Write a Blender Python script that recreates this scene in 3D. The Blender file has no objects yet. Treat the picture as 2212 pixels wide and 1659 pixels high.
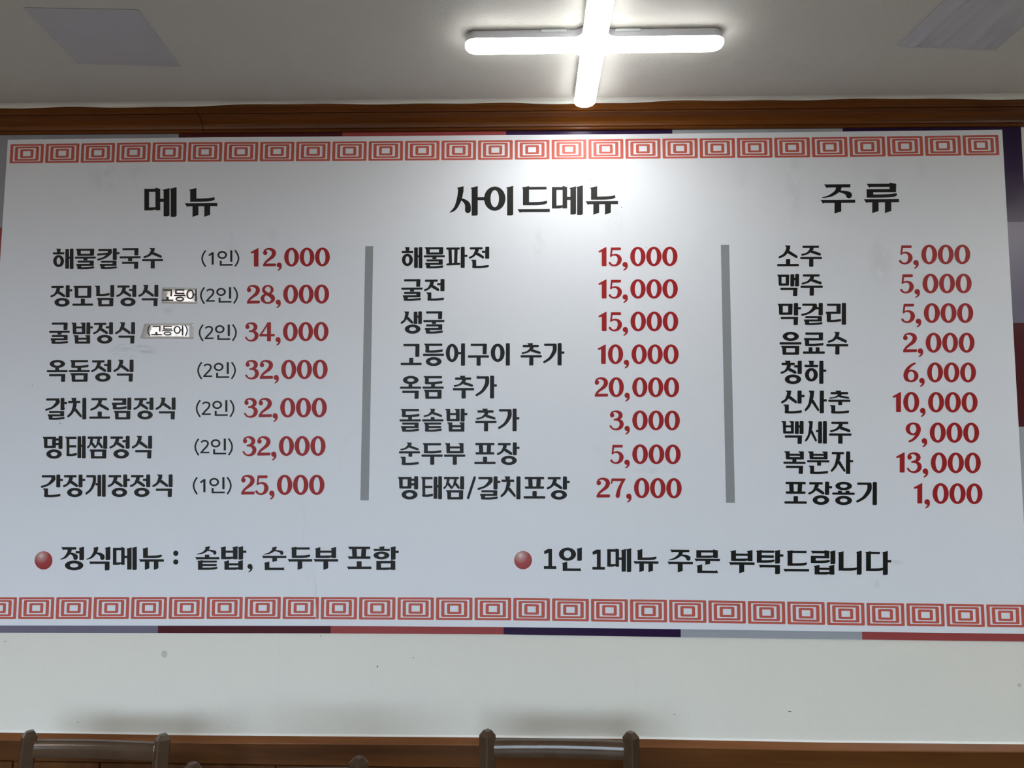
import bpy, bmesh, math, random
from mathutils import Vector, Matrix
from mathutils.geometry import tessellate_polygon

# ------------------------------------------------------------------ camera, world, exposure
SC = bpy.context.scene
COL = SC.collection
CAM = Vector((0.0, -2.2, 1.68))
F, CX, CY = 1533.0, 1106.0, 829.5            # focal length and centre for a 2212 x 1659 frame
PITCH, YAW, ROLL = math.radians(4.722), math.radians(-1.5225), math.radians(0.196)
_fw = Vector((math.sin(YAW)*math.cos(PITCH), math.cos(YAW)*math.cos(PITCH), math.sin(PITCH)))
_rt = Vector((math.cos(YAW), -math.sin(YAW), 0)); _up = _rt.cross(_fw)
RT = math.cos(ROLL)*_rt + math.sin(ROLL)*_up
UP = -math.sin(ROLL)*_rt + math.cos(ROLL)*_up
cd = bpy.data.cameras.new('camera'); cd.sensor_width = 36.0; cd.lens = F/2212*36.0; cd.clip_start = 0.02
cam = bpy.data.objects.new('camera', cd); COL.objects.link(cam)
m = Matrix((RT, UP, -_fw)).transposed().to_4x4(); m.translation = CAM
cam.matrix_world = m
SC.camera = cam
SC.view_settings.view_transform = 'Standard'; SC.view_settings.look = 'None'
SC.view_settings.gamma = 1.0; SC.view_settings.use_curve_mapping = False
SC.view_settings.exposure = 0.25
SC.cycles.max_bounces = 5; SC.cycles.diffuse_bounces = 3; SC.cycles.glossy_bounces = 2; SC.cycles.transparent_max_bounces = 4
SC.cycles.adaptive_threshold = 0.12; SC.cycles.adaptive_min_samples = 16; SC.cycles.caustics_reflective = False; SC.cycles.caustics_refractive = False
LAMP_STRENGTH = 16.5
SKY_STRENGTH = 8.2
GROUND_STRENGTH = 1.2
w = bpy.data.worlds.new('sky'); SC.world = w; w.use_nodes = True
_t = w.node_tree; _bg = _t.nodes['Background']          # overcast sky above the horizon, dim street below it
_g = _t.nodes.new('ShaderNodeTexCoord'); _s = _t.nodes.new('ShaderNodeSeparateXYZ'); _r = _t.nodes.new('ShaderNodeMapRange'); _x = _t.nodes.new('ShaderNodeMix'); _x.data_type = 'RGBA'
_t.links.new(_g.outputs['Generated'], _s.inputs[0]); _t.links.new(_s.outputs[2], _r.inputs[0])
_r.inputs[1].default_value = -.03; _r.inputs[2].default_value = .03
_t.links.new(_r.outputs[0], _x.inputs[0])
_x.inputs[6].default_value = (.95*GROUND_STRENGTH, .92*GROUND_STRENGTH, .88*GROUND_STRENGTH, 1)
_x.inputs[7].default_value = (.72*SKY_STRENGTH, .89*SKY_STRENGTH, 1.06*SKY_STRENGTH, 1)
_t.links.new(_x.outputs[2], _bg.inputs[0]); _bg.inputs[1].default_value = 1.0
# room: x -5.6 .. 3.6, y -6 .. 0, z 0 .. CEIL; daylight comes in through the shop window in the wall behind the camera
CEIL = CAM.z + 1.062
RX0, RX1, RY0 = -5.6, 3.6, -6.0
WX0, WX1, WZ0, WZ1 = -4.1, 0.8, 0.45, 2.70

def ray(px, py):
    return _fw + RT*((px-CX)/F) - UP*((py-CY)/F)
def at(px, py, Y=0.0):                     # the point of the wall-parallel plane y = Y seen at a photo pixel
    d = ray(px, py); return CAM + d*((Y-CAM.y)/d.y)
def atz(px, py, Z):                        # the same for a horizontal plane
    d = ray(px, py); return CAM + d*((Z-CAM.z)/d.z)

# ------------------------------------------------------------------ helpers
def link(o, parent=None):
    COL.objects.link(o)
    if parent is not None: o.parent = parent
    return o
def mesh_obj(name, verts, faces, mat, parent=None, smooth=False):
    me = bpy.data.meshes.new(name); me.from_pydata([tuple(v) for v in verts], [], faces); me.update()
    if mat: me.materials.append(mat)
    if smooth:
        for p in me.polygons: p.use_smooth = True
    return link(bpy.data.objects.new(name, me), parent)
def bm_obj(name, bm, mat, parent=None, smooth=False):
    bmesh.ops.recalc_face_normals(bm, faces=bm.faces)
    me = bpy.data.meshes.new(name); bm.to_mesh(me); bm.free()
    if mat: me.materials.append(mat)
    if smooth:
        for p in me.polygons: p.use_smooth = True
    return link(bpy.data.objects.new(name, me), parent)
def box_bm(x0, y0, z0, x1, y1, z1, bevel=0.0, seg=2):
    bm = bmesh.new(); bmesh.ops.create_cube(bm, size=1)
    for v in bm.verts: v.co = Vector((x0+(x1-x0)*(v.co.x+.5), y0+(y1-y0)*(v.co.y+.5), z0+(z1-z0)*(v.co.z+.5)))
    if bevel: bmesh.ops.bevel(bm, geom=bm.edges[:], offset=bevel, segments=seg, affect='EDGES', clamp_overlap=True)
    return bm
def tag(o, label=None, cat=None, group=None, kind=None):
    if label: o['label'] = label
    if cat: o['category'] = cat
    if group: o['group'] = group
    if kind: o['kind'] = kind
    return o
def empty(name, loc, rz=0, parent=None):
    o = bpy.data.objects.new(name, None); o.location = loc; o.rotation_euler = (0, 0, rz); o.empty_display_size = .05
    return link(o, parent)

# ------------------------------------------------------------------ materials
def nt(name, base=(.8,.8,.8), rough=.5, spec=.5, metal=0):
    mt = bpy.data.materials.new(name); mt.use_nodes = True; t = mt.node_tree
    b = t.nodes['Principled BSDF']
    b.inputs['Base Color'].default_value = (*base, 1); b.inputs['Roughness'].default_value = rough
    b.inputs['Specular IOR Level'].default_value = spec; b.inputs['Metallic'].default_value = metal
    return mt, t, b
def node(t, typ, **kw):
    n = t.nodes.new(typ)
    for k, v in kw.items(): setattr(n, k, v)
    return n
def posn(t, scale=(1,1,1), rot=(0,0,0), loc=(0,0,0)):
    g = node(t, 'ShaderNodeNewGeometry'); mp = node(t, 'ShaderNodeMapping')
    mp.inputs['Scale'].default_value = scale; mp.inputs['Rotation'].default_value = rot; mp.inputs['Location'].default_value = loc
    t.links.new(g.outputs['Position'], mp.inputs['Vector']); return mp.outputs['Vector']
def noise(t, vec, scale, detail=3, rough=.55):
    n = node(t, 'ShaderNodeTexNoise'); n.inputs['Scale'].default_value = scale
    n.inputs['Detail'].default_value = detail; n.inputs['Roughness'].default_value = rough
    t.links.new(vec, n.inputs['Vector']); return n.outputs['Fac']
def ramp(t, fac, stops):
    r = node(t, 'ShaderNodeValToRGB'); e = r.color_ramp.elements
    e[0].position, e[0].color = stops[0][0], (*stops[0][1], 1)
    e[1].position, e[1].color = stops[-1][0], (*stops[-1][1], 1)
    for p, c in stops[1:-1]:
        q = e.new(p); q.color = (*c, 1)
    t.links.new(fac, r.inputs[0]); return r.outputs[0]
def mth(t, op, a, b=None):
    n = node(t, 'ShaderNodeMath', operation=op)
    for i, v in enumerate((a, b)):
        if v is None: continue
        if isinstance(v, (int, float)): n.inputs[i].default_value = v
        else: t.links.new(v, n.inputs[i])
    return n.outputs[0]
def mixc(t, fac, a, b):
    n = node(t, 'ShaderNodeMix', data_type='RGBA')
    for s, v in ((0, fac), (6, a), (7, b)):
        if isinstance(v, (int, float)): n.inputs[s].default_value = v
        elif isinstance(v, tuple): n.inputs[s].default_value = (*v, 1)
        else: t.links.new(v, n.inputs[s])
    return n.outputs[2]
def bump(t, b, h, strength, dist=.01):
    n = node(t, 'ShaderNodeBump'); n.inputs['Strength'].default_value = strength; n.inputs['Distance'].default_value = dist
    t.links.new(h, n.inputs['Height']); t.links.new(n.outputs[0], b.inputs['Normal'])
def wallpaper(name, base, ceiling=False):
    mt, t, b = nt(name, base, .62, .35)
    if ceiling:
        h = noise(t, posn(t), 260, 3); bump(t, b, h, .28, .004)
    else:
        mp2 = node(t, 'ShaderNodeMapping'); mp2.inputs['Scale'].default_value = (110, 1, 620); t.links.new(posn(t, (1, 1, 1), (0, math.radians(42), 0)), mp2.inputs['Vector']); wv = noise(t, mp2.outputs['Vector'], 1.0, 2)
        h2 = noise(t, posn(t), 330, 2)
        hh = mth(t, 'ADD', wv, mth(t, 'MULTIPLY', h2, .5))
        g = node(t, 'ShaderNodeNewGeometry'); sx = node(t, 'ShaderNodeSeparateXYZ'); t.links.new(g.outputs['Position'], sx.inputs[0])
        for px in (602, 1372, 2166):                       # butt seams between drops of paper
            d = mth(t, 'ABSOLUTE', mth(t, 'SUBTRACT', sx.outputs[0], at(px, 1480).x))
            mr = node(t, 'ShaderNodeMapRange', interpolation_type='SMOOTHSTEP'); mr.inputs[1].default_value = .0022; mr.inputs[2].default_value = 0
            mr.inputs[3].default_value = 0; mr.inputs[4].default_value = .8; t.links.new(d, mr.inputs[0]); hh = mth(t, 'ADD', hh, mr.outputs[0])
        bump(t, b, hh, .3, .004)
    c = ramp(t, noise(t, posn(t), 1.3, 3), [(.3, tuple(v*.965 for v in base)), (.7, base)])
    t.links.new(c, b.inputs['Base Color']); return mt
def wood(name, dark, light, rough=.3, axis='x', scale=1.0):
    mt, t, b = nt(name, light, rough, .22)
    sc = (1.2*scale, 22*scale, 22*scale) if axis == 'x' else (22*scale, 22*scale, 1.2*scale)
    v = posn(t, sc)
    d = noise(t, v, 1.0, 5, .6)
    n2 = noise(t, posn(t, tuple(s*6 for s in sc)), 1.0, 2)
    f = mth(t, 'ADD', mth(t, 'MULTIPLY', d, .8), mth(t, 'MULTIPLY', n2, .2))
    t.links.new(ramp(t, f, [(.32, dark), (.5, tuple((a+c)/2 for a, c in zip(dark, light))), (.68, light)]), b.inputs['Base Color'])
    bump(t, b, f, .05, .003); return mt
def vinyl(name, base, rough=.42, spec=.2, crinkle=.10):
    mt, t, b = nt(name, base, rough, spec)
    h = mth(t, 'ADD', noise(t, posn(t), 9, 4), mth(t, 'MULTIPLY', noise(t, posn(t), 140, 2), .06))
    bump(t, b, h, crinkle, .012); return mt

M = {}
M['wall'] = wallpaper('wallpaper', (.83, .815, .735))
M['ceiling'] = wallpaper('ceiling_paper', (.66, .645, .60), ceiling=True)
M['crown'] = wood('crown_wood', (.075, .021, .003), (.19, .060, .009), .32)
M['rail'] = wood('rail_wood', (.058, .019, .003), (.135, .047, .009), .42)
M['cap'] = wood('cap_wood_lit', (.13, .046, .014), (.25, .096, .034), .38)  # lighter than the rail: lamp light on its up-facing bevel put into the colour
M['plank'] = wood('plank_wood', (.065, .023, .005), (.13, .049, .012), .42, 'z')
M['white'] = None
M['black'] = vinyl('black_print', (.010, .010, .009))
M['red'] = vinyl('red_print', (.36, .016, .018))
M['brick'] = vinyl('border_red_print', (.56, .115, .085))
M['grey'] = vinyl('grey_print', (.30, .32, .335))
M['b_greyblue'] = vinyl('block_grey_blue', (.30, .31, .345), .3)
M['b_greypurple'] = vinyl('block_grey_purple', (.17, .155, .22), .3)
M['b_maroon'] = vinyl('block_maroon', (.075, .010, .016), .3)
M['b_red'] = vinyl('block_red', (.34, .065, .065), .3)
M['b_purple'] = vinyl('block_purple', (.022, .006, .045), .3)
M['b_grey'] = vinyl('block_grey', (.36, .385, .42), .3)
def white_sheet():
    mt, t, b = nt('white_vinyl', (.80, .835, .89), .42, .22)
    n1 = noise(t, posn(t), 7, 4)
    h = mth(t, 'ADD', n1, mth(t, 'MULTIPLY', noise(t, posn(t), 150, 2), .08))
    # faint upright seams of the wallpaper underneath
    g = node(t, 'ShaderNodeNewGeometry'); s = node(t, 'ShaderNodeSeparateXYZ'); t.links.new(g.outputs['Position'], s.inputs[0])
    for px in (624, 1365, 2105):
        X = at(px, 800).x
        d = mth(t, 'ABSOLUTE', mth(t, 'SUBTRACT', s.outputs[0], X))
        mr = node(t, 'ShaderNodeMapRange', interpolation_type='SMOOTHSTEP'); mr.inputs[1].default_value = .006; mr.inputs[2].default_value = 0
        mr.inputs[3].default_value = 0; mr.inputs[4].default_value = .10; t.links.new(d, mr.inputs[0])
        h = mth(t, 'ADD', h, mr.outputs[0])
    bump(t, b, h, .13, .012)
    at1 = node(t, 'ShaderNodeAttribute', attribute_name='smudge'); at2 = node(t, 'ShaderNodeAttribute', attribute_name='stain')
    sm = noise(t, posn(t, (14, 1, 60)), 1.0, 5, .7)
    smr = node(t, 'ShaderNodeMapRange', interpolation_type='SMOOTHSTEP'); smr.inputs[1].default_value = .42; smr.inputs[2].default_value = .62; t.links.new(sm, smr.inputs[0])
    c = mixc(t, mth(t, 'MULTIPLY', mth(t, 'MULTIPLY', at1.outputs['Fac'], smr.outputs[0]), .6), (.80, .835, .89), (.36, .40, .43))
    n3 = noise(t, posn(t, (22, 1, 14)), 1.0, 4, .6)
    nr = node(t, 'ShaderNodeMapRange', interpolation_type='SMOOTHSTEP'); nr.inputs[1].default_value = .40; nr.inputs[2].default_value = .56; t.links.new(n3, nr.inputs[0])
    c = mixc(t, mth(t, 'MULTIPLY', at2.outputs['Fac'], nr.outputs[0]), c, (.42, .44, .46))
    t.links.new(c, b.inputs['Base Color']); return mt
M['white'] = white_sheet()
def bullet_mat(name, c):
    # printed ball: the highlight is part of the print
    mt, t, b = nt(name, (.4, .02, .02), .35)
    g = node(t, 'ShaderNodeNewGeometry'); s = node(t, 'ShaderNodeVectorMath', operation='DISTANCE')
    s.inputs[1].default_value = (c.x-.008, c.y, c.z+.014); t.links.new(g.outputs['Position'], s.inputs[0])
    t.links.new(ramp(t, mth(t, 'DIVIDE', s.outputs['Value'], .044), [(0, (.72, .62, .60)), (.22, (.50, .25, .23)), (.55, (.36, .035, .035)), (1, (.30, .010, .012))]), b.inputs['Base Color'])
    return mt
def plastic(name, base, rough=.35, spec=.5): return nt(name, base, rough, spec)[0]
M['housing'] = plastic('lamp_housing', (.52, .52, .56), .35)
M['clip'] = plastic('lamp_clip', (.62, .66, .66), .3)
def emit(name, colr, s):
    mt, t, b = nt(name, (.9, .9, .9), .4)
    b.inputs['Emission Color'].default_value = (*colr, 1); b.inputs['Emission Strength'].default_value = s; return mt
M['lamp'] = emit('lamp_diffuser', (1.0, 1.0, .97), LAMP_STRENGTH)
def chair_mat():
    mt, t, b = nt('taupe_lacquer', (.06, .04, .027), .13, .5)
    c = ramp(t, noise(t, posn(t), 14, 3), [(.3, (.062, .036, .020)), (.7, (.083, .050, .030))]); t.links.new(c, b.inputs['Base Color'])
    bump(t, b, noise(t, posn(t), 30, 2), .05, .004); return mt
M['chair'] = chair_mat()
M['seat'] = plastic('seat_vinyl', (.05, .035, .028), .45)
M['film'] = None
def film():
    mt, t, b = nt('patch_film', (.50, .50, .545), .26, .5)
    bump(t, b, noise(t, posn(t, (1, 1, 1)), 12, 3), .25, .008); return mt
M['film'] = film()
M['caulk'] = wallpaper('paper_edge', (.72, .73, .68), ceiling=True)
M['bead'] = plastic('bright_bead_white', (.88, .87, .83), .4)  # for the added bright line above the cap
M['foil'] = None
def foil():
    mt, t, b = nt('sticker_foil', (.86, .84, .81), .24, .6, .25)
    bump(t, b, noise(t, posn(t), 35, 3), .25, .006); return mt
M['foil'] = foil()
M['ink'] = plastic('sticker_ink', (.012, .012, .02), .5)
def floor_mat():
    mt, t, b = nt('floor_vinyl', (.3, .2, .12), .35)
    v = posn(t, (1.5, 14, 1)); t.links.new(ramp(t, noise(t, v, 1, 4), [(.3, (.10, .062, .036)), (.7, (.17, .115, .07))]), b.inputs['Base Color']); return mt
M['floor'] = floor_mat()
M['frame'] = plastic('window_frame', (.55, .55, .56), .4)
def glass():
    mt = bpy.data.materials.new('window_glass'); mt.use_nodes = True; t = mt.node_tree; t.nodes.clear()
    o = node(t, 'ShaderNodeOutputMaterial'); tr = node(t, 'ShaderNodeBsdfTransparent'); gl = node(t, 'ShaderNodeBsdfGlossy')
    gl.inputs['Roughness'].default_value = .02; mx = node(t, 'ShaderNodeMixShader'); mx.inputs[0].default_value = .07
    t.links.new(tr.outputs[0], mx.inputs[1]); t.links.new(gl.outputs[0], mx.inputs[2]); t.links.new(mx.outputs[0], o.inputs[0]); return mt
M['glass'] = glass()

# ------------------------------------------------------------------ room shell
def slab(name, x0, y0, z0, x1, y1, z1, mat, parent=None, kind='structure'):
    o = bm_obj(name, box_bm(x0, y0, z0, x1, y1, z1), mat, parent)
    if kind: o['kind'] = kind
    return o
slab('floor', RX0, RY0, -.08, RX1, 0, 0, M['floor'])
slab('ceiling', RX0, RY0, CEIL, RX1, 0, CEIL+.08, M['ceiling'])
slab('wall_back', RX0-.1, 0, -.08, RX1+.1, .1, CEIL+.08, M['wall'])
slab('wall_left', RX0-.1, RY0, -.08, RX0, 0, CEIL+.08, M['wall'])
slab('wall_right', RX1, RY0, -.08, RX1+.1, 0, CEIL+.08, M['wall'])
bm = bmesh.new()
for (a, b_, c, d_) in ((RX0-.1, WX0, -.08, CEIL+.08), (WX1, RX1+.1, -.08, CEIL+.08), (WX0, WX1, -.08, WZ0), (WX0, WX1, WZ1, CEIL+.08)):
    k = box_bm(a, RY0-.1, c, b_, RY0, d_); me = bpy.data.meshes.new('t'); k.to_mesh(me); k.free(); bm.from_mesh(me); bpy.data.meshes.remove(me)
bm_obj('wall_front', bm, M['wall'])['kind'] = 'structure'
win = empty('window_1', ((WX0+WX1)/2, RY0-.05, WZ0)); win['kind'] = 'structure'
hw, hh = (WX1-WX0)/2, WZ1-WZ0
for (x0, x1, z0, z1) in ((-hw, hw, 0, .06), (-hw, hw, hh-.06, hh), (-hw, -hw+.06, .06, hh-.06), (hw-.06, hw, .06, hh-.06)):
    bm_obj('window_frame', box_bm(x0, -.04, z0, x1, .04, z1, .004), M['frame'], win)
for i in range(1, 4):
    x = -hw + 2*hw*i/4; bm_obj('mullion', box_bm(x-.03, -.035, .06, x+.03, .035, hh-.06, .004), M['frame'], win)
for i in range(4):
    x0 = -hw + 2*hw*i/4; bm_obj('pane', box_bm(x0+.03, -.004, .06, x0+2*hw/4-.03, .004, hh-.06), M['glass'], win)
pl = bpy.data.lights.new('window_portal', 'AREA'); pl.shape = 'RECTANGLE'; pl.size = WX1-WX0; pl.size_y = WZ1-WZ0; pl.cycles.is_portal = True
po = link(bpy.data.objects.new('window_portal', pl)); po.location = ((WX0+WX1)/2, RY0-.11, (WZ0+WZ1)/2); po.rotation_euler = (math.radians(90), 0, 0)

# crown moulding: lengths with a butt joint, profile (projection from wall, height above eye)
PROF = [(0, .994), (.0105, .994), (.013, .9965), (.013, .9995), (.0105, 1.0015), (.0105, 1.0030), (.0150, 1.0040), (.0165, 1.010), (.0195, 1.0165), (.025, 1.0225),
        (.032, 1.0275), (.040, 1.0315), (.0445, 1.0330), (.0460, 1.0320), (.0490, 1.0335), (.0490, 1.0360), (.0470, 1.0375), (.0520, 1.0385), (.0580, 1.0415), (.0625, 1.0455),
        (.0655, 1.0475), (.0655, 1.0490), (.0680, 1.0495), (.0680, 1.062), (0, 1.062)]
def extrude_profile(name, x0, x1, prof, mat, parent):
    n = len(prof); v = [(x, -p, CAM.z+z) for x in (x0, x1) for p, z in prof]
    f = [(i, (i+1) % n, n+(i+1) % n, n+i) for i in range(n)] + [tuple(range(n-1, -1, -1)), tuple(range(n, 2*n))]
    return mesh_obj(name, v, f, mat, parent)
t1 = empty('trim_1', (0, 0, 0)); t1['kind'] = 'structure'
JX = at(439.3, 283, -.011).x
extrude_profile('moulding_length', RX0, JX-.0012, PROF, M['crown'], t1)
extrude_profile('moulding_length', JX+.0012, RX1, PROF, M['crown'], t1)
# crumpled edge of the ceiling paper lapping over the moulding
random.seed(4)
t3 = empty('trim_3', (0, 0, 0)); t3['kind'] = 'structure'
v = []; f = []; N = 260; lows = []
for i in range(N+1):
    x = -3 + 6*i/N
    lo = .0068 + .0024*math.sin(x*4.1+1.2) + .0018*math.sin(x*9.7) + .0012*math.sin(x*23+.4)
    for k, (p, q) in enumerate(((.088, 0), (.081, .10), (.0745, .32), (.0715, .62), (.0705, 1.0), (.0685, 1.02))):
        wob = .0018*math.sin(x*13+k*1.7)*(0 if k in (0,) else 1)
        v.append((x, -(p+wob), CEIL - .0005 - lo*q))
for i in range(N):
    for k in range(5):
        a = i*6+k; f.append((a, a+1, a+7, a+6))
mesh_obj('paper_edge', v, f, M['caulk'], t3, True)
# wainscot: cap, rail board, planks
WZ = at(1106, 1593).z
t2 = empty('trim_2', (0, 0, 0)); t2['kind'] = 'structure'
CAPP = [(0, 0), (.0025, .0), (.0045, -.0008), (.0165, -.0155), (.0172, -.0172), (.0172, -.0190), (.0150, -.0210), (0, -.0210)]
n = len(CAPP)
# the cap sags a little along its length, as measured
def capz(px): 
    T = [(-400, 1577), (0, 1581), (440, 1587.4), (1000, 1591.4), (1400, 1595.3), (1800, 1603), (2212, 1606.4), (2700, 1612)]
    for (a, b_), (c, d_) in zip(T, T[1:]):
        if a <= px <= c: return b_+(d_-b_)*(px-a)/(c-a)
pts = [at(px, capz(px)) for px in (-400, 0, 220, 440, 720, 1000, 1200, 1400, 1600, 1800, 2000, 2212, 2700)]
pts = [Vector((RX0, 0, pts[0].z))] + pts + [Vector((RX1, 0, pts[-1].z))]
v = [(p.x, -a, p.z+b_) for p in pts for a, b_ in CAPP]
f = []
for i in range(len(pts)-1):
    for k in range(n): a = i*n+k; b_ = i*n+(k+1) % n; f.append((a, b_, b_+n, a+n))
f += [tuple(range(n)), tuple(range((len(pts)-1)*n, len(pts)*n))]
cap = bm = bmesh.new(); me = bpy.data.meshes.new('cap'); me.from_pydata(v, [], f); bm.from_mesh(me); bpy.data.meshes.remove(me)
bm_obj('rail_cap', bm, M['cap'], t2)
v = [(p.x, -a, p.z+b_) for p in pts for a, b_ in ((0, .0048), (.0012, .0030), (.0036, .0006), (.0040, -.0002), (0, -.0006))]; f = []
for i in range(len(pts)-1):
    for k in range(5): a = i*5+k; b_ = i*5+(k+1) % 5; f.append((a, b_, b_+5, a+5))
bm = bmesh.new(); me = bpy.data.meshes.new('bead'); me.from_pydata(v, [], f); bm.from_mesh(me); bpy.data.meshes.remove(me)
bm_obj('bright_bead', bm, M['bead'], t2)  # bead added for the bright halo line along the cap top
ZB = at(600, 1653, -.016).z
v = []; f = []
for p in pts:
    v += [(p.x, 0, p.z-.0205), (p.x, -.0155, p.z-.0205), (p.x, -.0155, ZB+.002), (p.x, -.0135, ZB), (p.x, 0, ZB)]
for i in range(len(pts)-1):
    for k in range(5): a = i*5+k; b_ = i*5+(k+1) % 5; f.append((a, b_, b_+5, a+5))
f += [tuple(range(5)), tuple(range((len(pts)-1)*5, len(pts)*5))]
bm = bmesh.new(); me = bpy.data.meshes.new('board'); me.from_pydata(v, [], f); bm.from_mesh(me); bpy.data.meshes.remove(me)
bm_obj('rail_board', bm, M['rail'], t2)
slab('plank_backing', RX0, -.004, .1, RX1, 0, ZB+.001, M['plank'], t2, None)
PW = .267; x = at(29, 1655, -.01).x - 8*PW; pk = None
while x < RX1-PW:
    if pk is None:
        pk = bm_obj('plank', box_bm(0, -.011, .10, PW-.0045, 0, ZB-.004, .0018, 1), M['plank'], t2); o = pk
    else:
        o = pk.copy(); COL.objects.link(o); o.parent = t2
    o.location = (x, 0, 0); x += PW
slab('baseboard_back', RX0, -.018, 0, RX1, 0, .10, M['rail'])

# ------------------------------------------------------------------ lettering: a small stroke alphabet (y runs down, 100 units high)
class Glyph:
    def __init__(s): s.polys = []; s.gid = 0
    def poly(s, pts, r=0.0):
        s.gid += 1; s.polys.append((s.gid, rounded(pts, r) if r or any(len(p) > 2 for p in pts) else [tuple(p) for p in pts]))
    def ring(s, cx, cy, rx, ry, ix, iy, n=40):
        s.gid += 1
        for i in range(n):
            a, b_ = 2*math.pi*i/n, 2*math.pi*(i+1)/n
            s.polys.append((s.gid, [(cx+rx*math.cos(a), cy+ry*math.sin(a)), (cx+rx*math.cos(b_), cy+ry*math.sin(b_)),
                            (cx+ix*math.cos(b_), cy+iy*math.sin(b_)), (cx+ix*math.cos(a), cy+iy*math.sin(a))]))
    def disc(s, cx, cy, rx, ry=None, n=24):
        ry = ry or rx; s.gid += 1; s.polys.append((s.gid, [(cx+rx*math.cos(2*math.pi*i/n), cy+ry*math.sin(2*math.pi*i/n)) for i in range(n)]))
    def brush(s, pts, caps=(True, True), steps=7):
        P = catmull(pts, steps); L = []; Rr = []
        for i, (x, y, w) in enumerate(P):
            a = P[max(0, i-1)]; b_ = P[min(len(P)-1, i+1)]
            dx, dy = b_[0]-a[0], b_[1]-a[1]; l = math.hypot(dx, dy) or 1
            nx, ny = -dy/l*w/2, dx/l*w/2
            L.append((x+nx, y+ny)); Rr.append((x-nx, y-ny))
        s.gid += 1
        for i in range(len(P)-1): s.polys.append((s.gid, [L[i], L[i+1], Rr[i+1], Rr[i]]))
        if caps[0]: s.disc(P[0][0], P[0][1], P[0][2]/2, n=16)
        if caps[1]: s.disc(P[-1][0], P[-1][1], P[-1][2]/2, n=16)
def catmull(P, steps):
    if len(P) == 2: return list(P)
    out = []
    for i in range(len(P)-1):
        p0, p1, p2, p3 = P[max(0, i-1)], P[i], P[i+1], P[min(len(P)-1, i+2)]
        for k in range(steps):
            u = k/steps
            out.append(tuple(.5*(2*b_+(c-a)*u+(2*a-5*b_+4*c-d)*u*u+(3*b_-a-3*c+d)*u**3) for a, b_, c, d in zip(p0, p1, p2, p3)))
    out.append(P[-1]); return out
def rounded(pts, r, n=4):
    out = []; N = len(pts)
    for i in range(N):
        p = pts[i]; rr = p[2] if len(p) > 2 else r
        a = pts[i-1]; b_ = pts[(i+1) % N]
        la = math.hypot(a[0]-p[0], a[1]-p[1]); lb = math.hypot(b_[0]-p[0], b_[1]-p[1])
        rr = min(rr, la*.49, lb*.49)
        if rr < .05: out.append((p[0], p[1])); continue
        q0 = (p[0]+(a[0]-p[0])*rr/la, p[1]+(a[1]-p[1])*rr/la); q1 = (p[0]+(b_[0]-p[0])*rr/lb, p[1]+(b_[1]-p[1])*rr/lb)
        for k in range(n+1):
            u = k/n; out.append(tuple((1-u)**2*q0[j]+2*u*(1-u)*p[j]+u*u*q1[j] for j in (0, 1)))
    return out
def curve(pts, steps=6): return [(x, y) for x, y, _ in catmull([(x, y, 0) for x, y in pts], steps)]

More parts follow.
